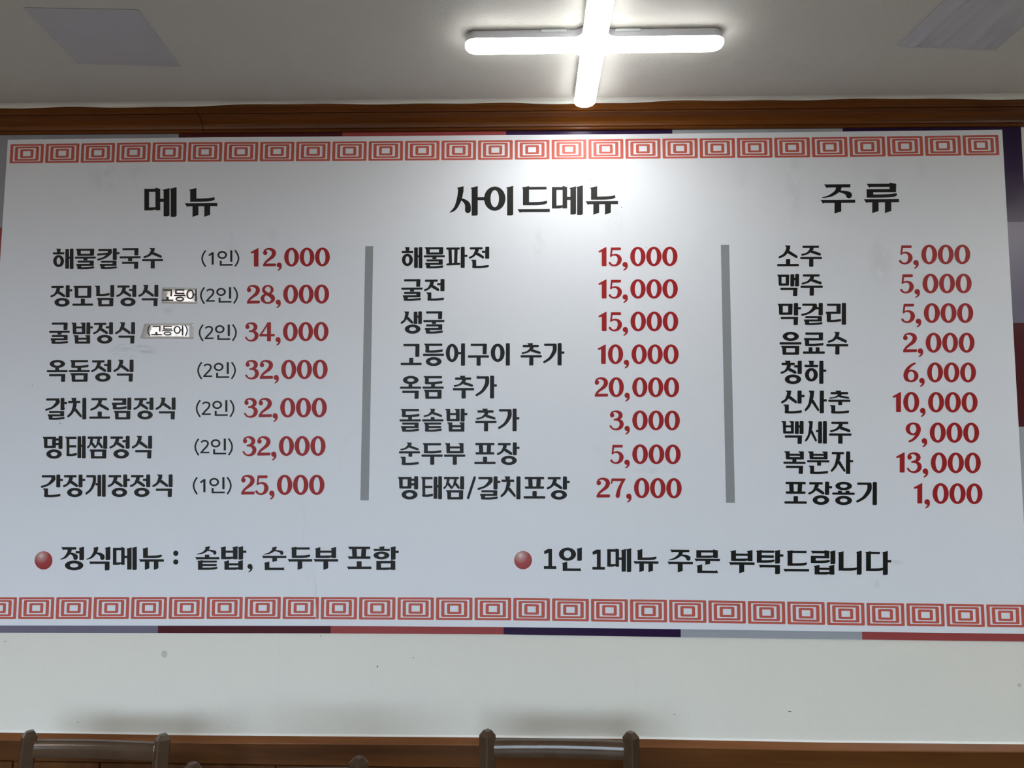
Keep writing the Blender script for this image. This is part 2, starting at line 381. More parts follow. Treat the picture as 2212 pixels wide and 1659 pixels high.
class Hangul:
    """style 'a': heavy round menu face; style 'b': sharp brush face of the headings; style 'c': plain even line."""
    def __init__(s, style): s.st = style; s.H = {'a': 10.5, 'b': 10.5, 'c': 12}[style]; s.V = {'a': 19.5, 'b': 19, 'c': 12}[style]; s.r = {'a': 3.6, 'b': 0, 'c': 0}[style]
    # --- basic strokes
    def h(s, g, x0, x1, y, t=None, beak=True):
        t = t or s.H
        if s.st == 'b' and beak: g.poly([(x0, y), (x1, y), (x1, y+t), (x0+10, y+t), (x0+8, y+t+3)])
        else: g.poly([(x0, y), (x1, y), (x1, y+t), (x0, y+t)], s.r)
    def v(s, g, x0, x1, y0, y1, top=True, foot='round'):
        if s.st == 'b':
            p = [(x0-3.5, y0+6), (x1, y0)] if top else [(x0, y0), (x1, y0)]
            if foot == 'slant': p += [(x1, y1-7), (x0, y1)]
            elif foot == 'round': p += [(x1, y1-5), (x1-1.5, y1-1.5), (x1-5, y1), (x0, y1)]
            else: p += [(x1, y1), (x0, y1)]
            if top: p += [(x0, y0+10)]
            g.poly(p)
        elif s.st == 'a': g.poly([(x0+.8, y0), (x1, y0), (x1, y1), (x0, y1)], 4.2 if y1-y0 > 12 else 2)
        else: g.poly([(x0, y0), (x1, y0), (x1, y1), (x0, y1)])
    def post(s, g, x0, x1, y0, y1, tick=True):            # upright of a letter such as b or d, with a small spur at its head
        if s.st == 'a':
            if tick: g.poly([(x0-4.5, y0, 2), (x1, y0, 1.5), (x1, y1, 3), (x0+2.5, y1, 5), (x0+1.2, y0+7, 2), (x0-4.5, y0+3.5, 2)], 2)
            else: g.poly([(x0, y0), (x1, y0), (x1-1, y1), (x0, y1)], 3)
        else: s.v(g, x0, x1, y0, y1, foot='flat')
    def sweep(s, g, x0, x1, yt, yb, t):                   # bottom stroke that lifts towards the right
        if s.st == 'a':
            g.poly(curve([(x0, yb-t), ((x0+x1)/2, yb-t+.3), (x1-4, yb-t-3.2)], 5) + [(x1+1.5, yb-t-3.2), (x1+2.2, yb-t)] + curve([(x1+.5, yb-3.2), ((x0+x1)/2+4, yb+.2), (x0+6, yb)], 5) + [(x0+1.5, yb-2)])
        elif s.st == 'b':
            g.poly([(x0, yb-t)] + curve([(x0+(x1-x0)*.4, yb-t), (x0+(x1-x0)*.75, yb-t-1), (x1+1, yb-t-4)], 5) + [(x1+2.5, yb-t+3.5)] + curve([(x1-6, yb-2.2), (x0+(x1-x0)*.6, yb), (x0, yb)], 5))
        else: g.poly([(x0, yb-t), (x1, yb-t), (x1, yb), (x0, yb)])
    # --- consonants in the box x0 y0 x1 y1
    def cons(s, g, c, x0, y0, x1, y1, where):
        H = min(s.H, (y1-y0)*.29) if c not in 'ㄹㅌ' else min(s.H, (y1-y0)*.235)
        W = x1-x0; V = min(s.V, W*.30); st = s.st; C = st == 'c'
        if C: V = s.V
        if c == 'ㄱ' or c == 'ㅋ':
            if where == 'v' and not C:
                k = .35 if W < 50 else .5
                inner = curve([(x1-V, y0+H), (x1-V-1, y0+(y1-y0)*.34), (x0+W*.42, y0+(y1-y0)*.68), (x0-1, y1-9)], 6)
                outer = curve([(x0+3, y1), (x0+W*.58, y0+(y1-y0)*.78), (x1-1.5, y0+(y1-y0)*.40), (x1, y0+5)], 6)
                g.poly([(x0+4, y0+1), (x1-3, y0), (x1, y0+5)] + outer[::-1][1:] + [(x0-2, y1-4)] + inner[::-1])
                g.poly([(x0+3, y0), (x1-2, y0), (x1-2, y0+H), (x0+3, y0+H)], s.r)
            else:
                g.poly([(x0, y0), (x1, y0, 6 if (st == 'a' and where != 'f') else .1), (x1, y0+H), (x0, y0+H)], s.r)
                if st == 'b':
                    g.poly([(x0-4, y0), (x0+14, y0), (x0+14, y0+H), (x0+2, y0+H), (x0, y0+H+3)])
                    s.v(g, x1-V, x1, y0, y1, top=False)
                elif C: g.poly([(x1-V, y0), (x1, y0), (x1-(2 if where == 'h' else 0), y1), (x1-V-(2 if where == 'h' else 0), y1)])
                else: g.poly([(x1-V, y0+2), (x1, y0+4), (x1-1.5, y1), (x1-V-1, y1)], 3.5)
            if c == 'ㅋ': g.poly([(x0-2, y0+(y1-y0)*.40), (x1-6, y0+(y1-y0)*.30), (x1-8, y0+(y1-y0)*.30+H*.9), (x0-1, y0+(y1-y0)*.40+H)], s.r)
        elif c == 'ㄴ':
            s.post(g, x0+2, x0+2+V, y0, y1); 
            if st == 'b' and where == 'f': g.poly([(x0+2, y1-H), (x1-6, y1-H), (x1-4, y1-H-4), (x1+1, y1), (x0+2, y1)])
            else: s.sweep(g, x0+2, x1, y0, y1, H)
        elif c == 'ㄷ' or c == 'ㅌ':
            s.post(g, x0+2, x0+2+V, y0 - (2 if st == 'b' else 0), y1); xt = x1-13 if (st == 'b' and where == 'v' and c == 'ㄷ') else x1; g.poly([(x0+2, y0+(1 if st == 'b' else 0)), (xt, y0+(1 if st == 'b' else 0)), (xt, y0+H), (x0+2, y0+H)], s.r)
            if c == 'ㅌ': g.poly([(x0+6, (y0+y1)/2-H/2), (x1-1, (y0+y1)/2-H/2), (x1-1, (y0+y1)/2+H/2), (x0+6, (y0+y1)/2+H/2)], s.r)
            s.sweep(g, x0+2, x1, y0, y1, H)
        elif c == 'ㄹ':
            mid = (y0+y1)/2; 
            if st == 'b': s.h(g, x0, x1, y0, H)
            else: g.poly([(x0+3, y0), (x1, y0, 4), (x1, y0+H), (x0+3, y0+H)], s.r)
            g.poly([(x1-V, y0), (x1, y0+(2 if st == 'a' else 0)), (x1-.5, mid+H/2), (x1-V, mid+H/2)], s.r*.7)
            g.poly([(x0-(3 if st == 'a' else 0), mid-H/2), (x1-.5, mid-H/2), (x1-.5, mid+H/2), (x0-(2 if st == 'a' else 0), mid+H/2)], s.r*.7)
            if st == 'b':
                g.poly([(x1-V, y0-3.5), (x1, y0+.5), (x1, y0+H), (x1-V, y0+H)]); g.poly([(x0, mid-H/2), (x0+V, mid-H/2), (x0+V, y1), (x0, y1)]); s.sweep(g, x0, x1, y0, y1, H)
            else: g.poly([(x0+1, mid-H/2), (x0+1+V, mid-H/2), (x0+1+V, y1), (x0+2, y1, 5)], s.r*.5); s.sweep(g, x0+1, x1, y0, y1, H)
        elif c == 'ㅁ':
            if st == 'b':
                g.poly([(x0, y0+2), (x1-V, y0+2), (x1-V, y0-1.5), (x1, y0+2.5), (x1, y1), (x1-V, y1), (x1-V, y0+H+1), (x0+V, y0+H+1), (x0+V, y1-H+1), (x1-V+.1, y1-H), (x1-V+.1, y1-2.5), (x1-V-6, y1), (x0, y1)][:0] or [(x0, y0+2), (x1, y0+2), (x1, y0+H+2), (x0, y0+H+2)])
                g.poly([(x1-V, y0-1.8), (x1, y0+2.6), (x1, y1), (x1-V, y1)]); g.poly([(x0, y0+2), (x0+V, y0+2), (x0+V, y1), (x0, y1)])
                g.poly([(x0, y1-H+1), (x1-V, y1-H-.5), (x1-V, y1-3.5), (x1-V-7, y1-.6), (x1-V-14, y1), (x0, y1)])
            else:
                s.post(g, x0+1, x0+1+V, y0, y1, tick=(st == 'a')); g.poly([(x1-V, y0), (x1, y0), (x1-1, y1, 5), (x1-V-1, y1)], s.r)
                g.poly([(x0, y0), (x1, y0), (x1, y0+H), (x0, y0+H)], s.r*.6); g.poly([(x0+3, y1-H), (x1-1, y1-H), (x1-2, y1, 4), (x0+4, y1, 4)], s.r*.6)
        elif c == 'ㅂ':
            mid = y0+(y1-y0)*.42
            s.post(g, x0+1, x0+1+V, y0, y1); s.post(g, x1-V, x1, y0-(1 if st == 'b' else 0), y1)
            g.poly([(x0+6, mid-H*.45), (x1-6, mid-H*.45), (x1-6, mid+H*.45), (x0+6, mid+H*.45)])
            if st == 'b': g.poly([(x0+1, y1-H+1), (x1-V, y1-H-.5), (x1-V, y1-3), (x1-V-10, y1), (x0+1, y1)])
            else: g.poly([(x0+3, y1-H), (x1-1, y1-H), (x1-2, y1, 5), (x0+4, y1, 5)], s.r*.6)
        elif c in 'ㅅㅈㅊㅉ':
            if c == 'ㅉ':
                m_ = (x0+x1)/2
                s.jieut(g, x0, y0, m_+4, y1, H, min(V, 14), True); s.jieut(g, m_-4, y0, x1, y1, H, min(V, 14), True); return
            if c == 'ㅊ':
                hh = y1-y0; xc = x0+W*.46
                tw = V*.62
                if st == 'b': g.poly([(xc-tw-3, y0+4), (xc+tw, y0), (xc+tw, y0+hh*.2+2), (xc-tw*.5, y0+hh*.2+2), (xc-tw*.5, y0+6)])
                else: g.poly([(xc-tw-3, y0, 2), (xc+tw, y0, 2), (xc+tw*.8, y0+hh*.22), (xc-tw*.7, y0+hh*.22), (xc-tw*.9, y0+5)], 1.2)
                s.jieut(g, x0, y0+hh*.155, x1, y1, H, V, True)
            else: s.jieut(g, x0, y0, x1, y1, H, V, c == 'ㅈ')
        elif c == 'ㅇ':
            cx, cy, rx, ry = (x0+x1)/2, (y0+y1)/2, W/2, (y1-y0)/2
            if C: g.ring(cx, cy, rx, ry, rx-H, ry-H)
            else: g.ring(cx, cy, rx, ry, max(rx*.36, rx-V*1.06), max(ry*.42, ry-H*1.15))
        elif c == 'ㅍ':
            s.h(g, x0, x1, y0, H); 
            if st == 'b': s.h(g, x0-1, x1+1, y1-H, H)
            elif where == 'v': g.poly([(x0, y1-H+1), (x1+2, y1-H-2), (x1+2, y1-2), (x0, y1)], s.r)
            else: g.poly([(x0+1, y1-H), (x1-1, y1-H), (x1-1, y1), (x0+1, y1)], s.r)
            pw = min(V, W*.24)
            for q in (.30, .70): xc = x0+W*q; d = (1.5 if q < .5 else -1.5); g.poly([(xc-pw/2-d, y0+H-1), (xc+pw/2-d, y0+H-1), (xc+pw/2+d*.3, y1-H+1), (xc-pw/2+d*.3, y1-H+1)])
        elif c == 'ㅎ':
            hh = y1-y0; xc = (x0+x1)/2; tw = V*.62
            k = .16 if hh > 60 else .17
            if st == 'b': g.poly([(xc-tw-3, y0+4), (xc+tw, y0), (xc+tw, y0+hh*k+3), (xc-tw*.6, y0+hh*k+3), (xc-tw*.6, y0+6)])
            else: g.poly([(xc-tw-3, y0, 2), (xc+tw, y0, 2), (xc+tw*.8, y0+hh*k+4), (xc-tw*.7, y0+hh*k+4), (xc-tw*.9, y0+5)], 1.2)
            yb = y0+hh*(k+.035); t = min(H, hh*.16)
            s.h(g, x0, x1, yb, t)
            s.cons(g, 'ㅇ', x0+W*.03, yb+t+hh*.035, x1-W*.03, y1, where)
    def jieut(s, g, x0, y0, x1, y1, H, V, bar):
        st = s.st; W = x1-x0
        if st == 'c':
            if bar: g.poly([(x0+3, y0), (x1-3, y0), (x1-3, y0+H), (x0+3, y0+H)])
            g.brush([(x0+W*.5, y0+2, H), (x0+W*.4, y0+(y1-y0)*.6, H), (x0+3, y1-4, H)], (False, False)); g.brush([(x0+W*.48, y0+(y1-y0)*.5, H), (x1-3, y1-4, H)], (False, False)); return
        hh = y1-y0
        if bar:
            bx1 = x1-W*(.10 if hh > 40 else .06)
            s.h(g, x0+W*.06, bx1, y0, H); ys = y0+H-1
        else: ys = y0
        xc = x0+W*(.50 if not bar else .52); vv = V*.92
        if st == 'a':
            if not bar: g.poly([(xc-vv*.78, y0, 2), (xc+vv*.62, y0+.8, 2), (xc+vv*.50, y0+hh*.16), (xc-vv*.42, y0+hh*.16), (xc-vv*.78, y0+3.5, 1.5)], 1.5)
            top = ys if bar else y0+hh*.10
            e = min(9.5, hh*.2)
            left = curve([(xc-vv*.46, top), (xc-vv*.62, top+(y1-top)*.28), (x0+W*.24, top+(y1-top)*.62), (x0+1, y1-e*.95)], 6)
            right = curve([(x0+5.5, y1), (x0+W*.36, top+(y1-top)*.76), (xc+vv*.36, top+(y1-top)*.30), (xc+vv*.52, top)], 6)
            g.poly(left + [(x0-.8, y1-e*.45), (x0+1.5, y1-.8)] + right)
            # right leg
            ym = top+(y1-top)*.40
            e2 = min(12.5, hh*.26)
            g.poly([(xc-vv*.10, ym+1), (xc+vv*.40, ym-2), (x1-2.5, y1-e2), (x1+.6, y1-e2*.55), (x1-1.4, y1-1.2), (x1-6.5, y1-.3), (xc-vv*.16, ym+e2*.72)], 1.5)
        else:
            if not bar: g.poly([(xc-vv*.62, y0+5.5), (xc+vv*.58, y0), (xc+vv*.56, y0+hh*.22), (xc-vv*.40, y0+hh*.22), (xc-vv*.42, y0+9)])
            top = ys if bar else y0+hh*.18
            left = curve([(xc-vv*.42, top), (xc-vv*.58, top+(y1-top)*.30), (x0+W*.22, top+(y1-top)*.70), (x0, y1-3.5)], 7)
            right = curve([(x0+.5, y1-1), (x0+W*.30, top+(y1-top)*.84), (xc+vv*.18, top+(y1-top)*.42), (xc+vv*.56, top)], 7)
            g.poly(left+right)
            ym = top+(y1-top)*.30; k = (y1-ym)
            g.brush([(xc+vv*.05, ym+k*.10, 6), (x0+W*.68, ym+k*.20, min(11, hh*.2)), (x0+W*.84, ym+k*.45, min(17, hh*.34)), (x0+W*.855, y1-min(17, hh*.34)*.52, min(18, hh*.36))], (False, True))
    # --- vowels
    def cell(s, ch):
        g = Glyph(); k = ord(ch)-0xAC00; a, b_, c = k//588, (k % 588)//28, k % 28
        A = 'ㄱㄲㄴㄷㄸㄹㅁㅂㅃㅅㅆㅇㅈㅉㅊㅋㅌㅍㅎ'[a]; B = 'ㅏㅐㅑㅒㅓㅔㅕㅖㅗㅘㅙㅚㅛㅜㅝㅞㅟㅠㅡㅢㅣ'[b_]
        Cc = ['', 'ㄱ', 'ㄲ', 'ㄳ', 'ㄴ', 'ㄵ', 'ㄶ', 'ㄷ', 'ㄹ', 'ㄺ', 'ㄻ', 'ㄼ', 'ㄽ', 'ㄾ', 'ㄿ', 'ㅀ', 'ㅁ', 'ㅂ', 'ㅄ', 'ㅅ', 'ㅆ', 'ㅇ', 'ㅈ', 'ㅊ', 'ㅋ', 'ㅌ', 'ㅍ', 'ㅎ'][c]
        H, V, st = s.H, s.V, s.st; fin = bool(Cc)
        if B in 'ㅏㅐㅓㅔㅕㅣ':
            yb = 57.5 if fin else 100
            two = B in 'ㅐㅔ'; v2 = V*(.93 if st != 'c' else 1)
            x1 = {'ㅏ': 93, 'ㅐ': 100, 'ㅓ': 96, 'ㅔ': 98, 'ㅕ': 96, 'ㅣ': 96}[B] if fin else {'ㅏ': 87, 'ㅐ': 100, 'ㅓ': 93, 'ㅔ': 97, 'ㅕ': 94, 'ㅣ': 92}[B]
            xs = x1-V if not two else x1-2*v2-3.2
            tick_y = (yb*.42 if fin else 44) if B != 'ㅏ' or fin else 43
            tk = H*.98
            if two:
                s.v(g, x1-v2, x1, 0, yb+(0 if not fin else 0)); s.v(g, xs, xs+v2, 1.5 if st != 'b' else 3, yb-(0 if fin else 1.5))
                if B == 'ㅐ': g.poly([(xs+v2-1, tick_y-tk/2), (x1-v2+1, tick_y-tk/2), (x1-v2+1, tick_y+tk/2), (xs+v2-1, tick_y+tk/2)])
            else: s.v(g, xs, x1, 0, yb)
            tl = 22 if (st == 'b' and A == 'ㅅ' and not fin) else 13
            if B == 'ㅏ': g.poly([(x1-1, tick_y-tk/2), (x1+tl, tick_y-tk/2), (x1+tl, tick_y+tk/2), (x1-1, tick_y+tk/2)], s.r*.8)
            reach = 0
            if B in 'ㅓㅔ':
                reach = 15 if B == 'ㅓ' else 9
                if st == 'b' and A in 'ㅁ': reach = 12
                g.poly([(xs-reach, tick_y-tk/2), (xs+2, tick_y-tk/2), (xs+2, tick_y+tk/2), (xs-reach, tick_y+tk/2)], s.r*.8 if A != 'ㅇ' else 0)
            if B == 'ㅕ':
                reach = 12
                for q in (.27, .62): g.poly([(xs-12, yb*q-tk/2), (xs+2, yb*q-tk/2), (xs+2, yb*q+tk/2), (xs-12, yb*q+tk/2)], s.r*.6)
            # leading consonant
            gap = 4.0; cx1 = xs-gap; top = 3.0; bot = 55.5 if fin else 90
            if A in 'ㅅㅈㅊ': cx1 = xs-(2 if B not in 'ㅓㅔ' else 5); bot = 57 if fin else 91; top = 0 if A in 'ㅅㅊ' else 2.5
            elif A in 'ㄱㅋ': cx1 = xs-(4 if B not in 'ㅓㅔ' else 7); bot = 60 if fin else 91; top = 2.5
            elif A == 'ㅇ': cx1 = xs-(5 if B not in 'ㅓ' else 12); bot = 58 if fin else 84; top = 1 if fin else 2
            elif A == 'ㅎ': bot = 90 if not fin else 56; top = 0
            elif A == 'ㅁ' : cx1 = xs-(5 if B not in 'ㅓㅔㅕ' else (10 if st == 'b' else 11)); bot = 54 if fin else 78
            elif A == 'ㅂ': top = 1 if fin else 3; bot = 56 if fin else 84
            elif A == 'ㅌ': bot = 55 if fin else 90
            elif A == 'ㄹ': bot = 54 if fin else 88
            elif A == 'ㅍ': bot = 88
            elif A in 'ㄴㄷ': bot = 52 if fin else 84
            elif A == 'ㅉ': cx1 = xs-1; bot = 56; top = 2.5
            x0 = 0 if A in 'ㅅㅈㅊㅉ' else (1.5 if A != 'ㅍ' else 0)
            if A in 'ㅁㅂㄷㄴㅌㄹ' and st == 'a': x0 = 5
            if A in 'ㄴㄷ' and st == 'b' and not fin: cx1 = xs+2
            s.cons(g, A, x0, top, cx1, bot, 'v')
            if fin:
                fx0, fx1 = (19, 94); y0 = 62.5
                if Cc == 'ㅇ': s.cons(g, 'ㅇ', 19, 59.5, 93, 101.5, 'f')
                elif Cc == 'ㄱ': s.cons(g, 'ㄱ', 16, 63.5, 93, 101.5, 'f')
                elif Cc == 'ㄴ': s.cons(g, 'ㄴ', 13 if B != 'ㅣ' else 15, 62 if st != 'c' else 60, 92, 101, 'f')
                else: s.cons(g, Cc, 15, 60.5, 92, 101, 'f')
        else:
            up = B in 'ㅗㅛ'
            if not fin:
                yc = 55 if not up else 57
                if B in 'ㅜㅠ': ybar = 54; s.h(g, 0, 100, ybar)
                elif up: ybar = 86.5; s.h(g, 0, 100, ybar)
                else: ybar = 79; s.h(g, 0, 100, ybar)
                if B == 'ㅜ': s.v(g, 40.5, 40.5+V*1.02, ybar+H-2, 100, top=False, foot='slant')
                if B == 'ㅠ':
                    s.v(g, 24, 24+V*.95, ybar+H-2, 100, top=False, foot='slant'); s.v(g, 60, 60+V*.95, ybar+H-2, 100, top=False, foot='slant')
                if B == 'ㅗ': g.poly([(40.5, 64), (60.5, 64), (60.5, 88), (40.5, 88)], s.r)
                if B == 'ㅛ':
                    for q in (26, 58): g.poly([(q, 68), (q+18, 68), (q+18, 88), (q, 88)], s.r)
                bot = 49 if B in 'ㅜㅠ' else (60 if up else 66)
                if B == 'ㅛ': bot = 63
            else:
                if up: ybar = 47; s.h(g, 0, 100, ybar, H*.92); q = [(40.5, 37)] if B == 'ㅗ' else [(25, 39), (59, 39)]
                elif B == 'ㅡ': ybar = 46; s.h(g, 0, 100, ybar, H*.98); q = []
                else: ybar = 39.5; s.h(g, 0, 100, ybar, H*.95); q = []
                for (x, y) in q: g.poly([(x, y), (x+18, y), (x+18, ybar+2), (x, ybar+2)])
                if B == 'ㅜ':
                    if Cc == 'ㄱ': g.poly([(40, ybar+H-2), (60, ybar+H-2), (60, 64), (40, 64)])
                    elif Cc == 'ㄴ': (g.poly([(43, ybar+H-2), (62, ybar+H-2), (62, ybar+H+12), (43, ybar+H+16)]) if st == 'b' else g.poly([(45, ybar+H-2), (63, ybar+H-2), (63, ybar+H+14, 3), (45, ybar+H+14, 3)], .5))
                    else: g.poly([(41, ybar+H-2), (60, ybar+H-2), (60, ybar+H+8), (41, ybar+H+8)])
                bot = 36 if B == 'ㅜ' else (37 if up else 41)
            x0, x1 = (8, 92)
            if A == 'ㅅ': x0, x1 = 7, 94; top = 0
            elif A in 'ㅈㅊ': x0, x1 = 5, 95; top = 2 if A == 'ㅈ' else 0
            elif A == 'ㅇ': x0, x1 = 14, 88; top = 0
            elif A == 'ㄱ': x0, x1 = 13, 90; top = 2 if not fin else 0
            elif A == 'ㅍ': x0, x1 = 5, 95; top = 2
            else: top = 3 if not fin else 1
            if st == 'b' and A in 'ㄷㄴ': x0, x1 = 15, 90
            if A == 'ㅍ' and not fin: bot = 54
            s.cons(g, A, x0, top, x1, bot, 'h')
            if fin:
                y0 = {'ㅗ': 61, 'ㅛ': 61, 'ㅡ': 62, 'ㅜ': 59}[B]
                if Cc == 'ㄱ': s.cons(g, 'ㄱ', 11, 66 if B == 'ㅜ' else 65, 89, 101, 'f')
                elif Cc == 'ㅇ': s.cons(g, 'ㅇ', 13, 61, 88, 101.5, 'f')
                elif Cc == 'ㄴ': s.cons(g, 'ㄴ', 10, 64 if B == 'ㅜ' else 62, 92, 101, 'f')
                else: s.cons(g, Cc, 10, y0, 90, 101, 'f')
        return g
def digit(ch):                                            # price figures; returns glyph and ink width
    g = Glyph()
    if ch == '0': g.ring(39.5, 50, 39.5, 50.5, 16, 38.5, 48); return g, 79
    if ch == ',':
        g.disc(14.5, 91.5, 13.5); g.brush([(21.5, 92, 13), (22.5, 103, 11), (17, 113, 9), (8, 120, 5.5)]); return g, 29
    if ch == '1': g.poly([(43, 0, 1), (43, 99, 4), (18.5, 99, 4), (18.5, 25, 1), (5, 29, 3), (0, 22, 3), (38, 1, 2)], 1); return g, 43
    if ch == '2':
        g.disc(12, 26, 11.5, 12); g.brush([(7, 24, 12), (12, 11, 9), (27, 5, 9.5), (44, 8, 15), (56, 17, 20), (58.5, 31, 22), (50, 47, 19), (33, 61, 14), (17, 74, 12), (6, 90, 11)])
        g.poly([(0, 94, 2), (6, 83, 2), (68, 83, 3), (70, 86, 2), (69, 97.5, 3), (2, 98.5, 2)], 2); return g, 70
    if ch == '3':
        g.disc(13, 24, 11, 12); g.brush([(8, 22, 12), (13, 10, 9), (28, 4.5, 8.5), (44, 8, 15), (55, 18, 20), (55, 31, 20), (45, 42, 14), (30, 46.5, 9), (25, 47, 9)])
        g.brush([(30, 46.5, 9), (46, 49, 12), (58, 58, 19), (62, 70, 21), (57, 84, 19), (44, 94, 13), (28, 96, 9), (14, 91, 9), (5, 80, 10)]); return g, 73
    if ch == '4':
        g.brush([(47, 6, 10), (27, 37, 9), (7, 67, 10)]); g.poly([(0, 66, 3), (3, 61.5, 2), (82, 61.5, 4), (84, 68, 4), (82, 74.5, 4), (2, 74.5, 4)], 3)
        g.poly([(42, 4), (48, 0), (63, 0), (63, 100, 4), (42, 100, 4)], 1); return g, 84
    if ch == '5':
        g.poly([(12, 2.5, 2), (62, 2.5, 3), (64, 9, 3), (62, 16.5, 3), (12, 17, 2)], 2); g.poly([(12, 3), (21, 10), (16, 49, 3), (8, 51, 3), (7, 48, 2)], 1)
        g.brush([(11, 48, 8), (22, 41.5, 8), (38, 41, 11), (51, 49, 17), (57, 64, 22), (53, 80, 20), (42, 92, 13), (27, 96, 9), (13, 91, 10), (6, 83, 12)]); return g, 68
    if ch in '69':
        P = [(57, 5.5, 10), (43, 12, 12), (27, 26, 15), (15, 45, 18), (11, 66, 21), (17, 84, 20), (28, 93, 12)]
        q = Glyph(); q.brush(P); q.ring(39, 68, 37, 32, 16, 22.5); q.brush([(14, 60, 12), (24, 47, 10), (38, 41, 9)])
        if ch == '9':
            for _, pts in q.polys: pts[:] = [(76-x, 100-y) for x, y in pts]
        return q, 76
    if ch == '7':
        g.poly([(6, 3), (75, 3, 3), (76, 8, 2), (70, 16.5), (10, 16.5), (8, 30, 2), (0, 30, 2), (4, 5, 2)], 1); g.brush([(66, 12, 13), (54, 32, 14), (43, 58, 18), (36, 89, 22)]); return g, 76
    if ch == '8':
        g.ring(38.5, 26, 31, 26, 15, 17); g.ring(38.5, 72, 38.5, 28.5, 18.5, 19); g.brush([(16, 30, 14), (30, 44, 16), (50, 56, 17), (62, 70, 16)], steps=5)
        return g, 77
def plain(ch):                                            # even-line face for brackets and small figures
    g = Glyph(); t = 10
    if ch == '(': g.brush([(27, -4, t), (12, 22, t), (6, 50, t), (12, 78, t), (27, 105, t)], (False, False)); return g, 31
    if ch == ')': g.brush([(4, -4, t), (19, 22, t), (25, 50, t), (19, 78, t), (4, 105, t)], (False, False)); return g, 31
    if ch == '1': g.poly([(22, 8), (33, 8), (33, 92), (20, 92), (20, 24), (6, 35), (0, 25)]); return g, 33
    if ch == '2': g.brush([(6, 22, t), (14, 13, t), (28, 10, t+1), (42, 16, t+1), (46, 30, t+1), (38, 48, t+1), (22, 66, t+1), (6, 86, t)], (False, False)); g.poly([(0, 82), (54, 82), (54, 92), (0, 92)]); return g, 54
    if ch == '인':
        g.ring(29, 27, 29, 27, 17.5, 16); g.poly([(77, -4), (90, -4), (90, 73), (77, 73)]); g.poly([(14, 65), (26, 65), (26, 88), (92, 88), (92, 99), (14, 99)]); return g, 92
    return Hangul('c').cell(ch), 100
def serif_one(g):
    g.poly([(32, 0), (66, 0), (66, 86), (100, 86), (100, 100), (0, 100), (0, 86), (36, 86), (36, 20), (4, 26), (0, 12)])

FACES = {k: Hangul(k) for k in 'abc'}
def compose(text, style, gaps=None):
    """list of (polygon) for a line of text, in font units, together with the ink box."""
    x = 0.0; out = []
    for i, ch in enumerate(text):
        if ch == ' ': x += 36 if style != 'p' else 10; continue
        if style == 'd':
            g, wd = digit(ch); pre = 0; post = 3.2
            if ch == ',': pre, post = -1, 12
            if ch == '1' and i+1 < len(text) and text[i+1] != ',': post = 11
            if ch == '1' and text[i+1:i+2] == ',': post = 10
            if gaps and i in gaps: post += gaps[i]
        elif style == 'p':
            g, wd = plain(ch); pre, post = 0, {'(': 5, '1': 22, '2': 9, '인': 10}.get(ch, 6)
            if ch == '(' and text[1] == '1': post = 12
            if text.startswith('(고') or text.startswith('고'): post = 8
        else:
            pre = 0
            if ch == '/':
                g = Glyph(); g.brush([(38, 6, 12), (8, 94, 12)]); wd, post = 46, 5
            elif ch == '1': g = Glyph(); serif_one(g); wd, post = 52, 14
            else: g = FACES[style].cell(ch); wd, post = 100, 6.5 if style == 'a' else 5
        x += pre
        for q, pts in g.polys:
            if style == 'b' and ch == '1': pts = [(a*.52, 8+b_*.86) for a, b_ in pts]
            out.append((q, [(a+x, b_) for a, b_ in pts]))
        x += wd + post
    X = [a for _, p in out for a, _ in p]; Y = [b_ for _, p in out for _, b_ in p]
    return out, (min(X), min(Y), max(X), max(Y))
def slope(px, py):                                        # the print hangs a little out of level: measured tilt of a line, in pixels per pixel
    u = max(0, min(1, (px-700)/900)); u = u*u*(3-2*u)
    b_ = .001+.012*u; k = max(0, min(1, (py-300)/1000)); return -.0095*(1-k)+b_*k
def convex(p):
    c = [(p[(i+1) % 4][0]-p[i][0])*(p[(i+2) % 4][1]-p[(i+1) % 4][1])-(p[(i+1) % 4][1]-p[i][1])*(p[(i+2) % 4][0]-p[(i+1) % 4][0]) for i in range(4)]
    return all(x > 0 for x in c) or all(x < 0 for x in c)
YS = -.0042                                               # face of the white sheet
def lettering(name, text, style, box, mat, parent, gaps=None, Y=YS-.0003, tilt=None):
    x0, y0, x1, y1 = box; polys, (bx0, by0, bx1, by1) = compose(text, style, gaps)
    s = slope((x0+x1)/2, (y0+y1)/2) if tilt is None else tilt
    dh = s*(x1-x0)/2; ins = abs(dh)*.8 if (x1-x0) > 120 else 0
    T, B = y0+ins, y1-ins
    c = [at(x0, T-dh, Y), at(x1, T+dh, Y), at(x0, B-dh, Y), at(x1, B+dh, Y)]
    verts, faces = [], []
    for i, (q, pts) in enumerate(polys):
        b0 = len(verts); dy = -q*2.2e-5
        for a, b_ in pts:
            u = (a-bx0)/(bx1-bx0); vv = (b_-by0)/(by1-by0)
            p = (c[0]*(1-u)+c[1]*u)*(1-vv) + (c[2]*(1-u)+c[3]*u)*vv
            verts.append((p.x, p.y+dy, p.z))
        if len(pts) == 4 and convex(pts): faces.append((b0, b0+1, b0+2, b0+3))
        else:
            for tr in tessellate_polygon([[Vector((a, b_, 0)) for a, b_ in pts]]): faces.append(tuple(b0+j for j in tr))
    o = mesh_obj(name, verts, faces, mat)
    bm = bmesh.new(); bm.from_mesh(o.data)
    for fc in bm.faces:
        fc.normal_update()
        if fc.normal.y > 0: fc.normal_flip()
    bm.to_mesh(o.data); bm.free()
    o.parent = parent; return o

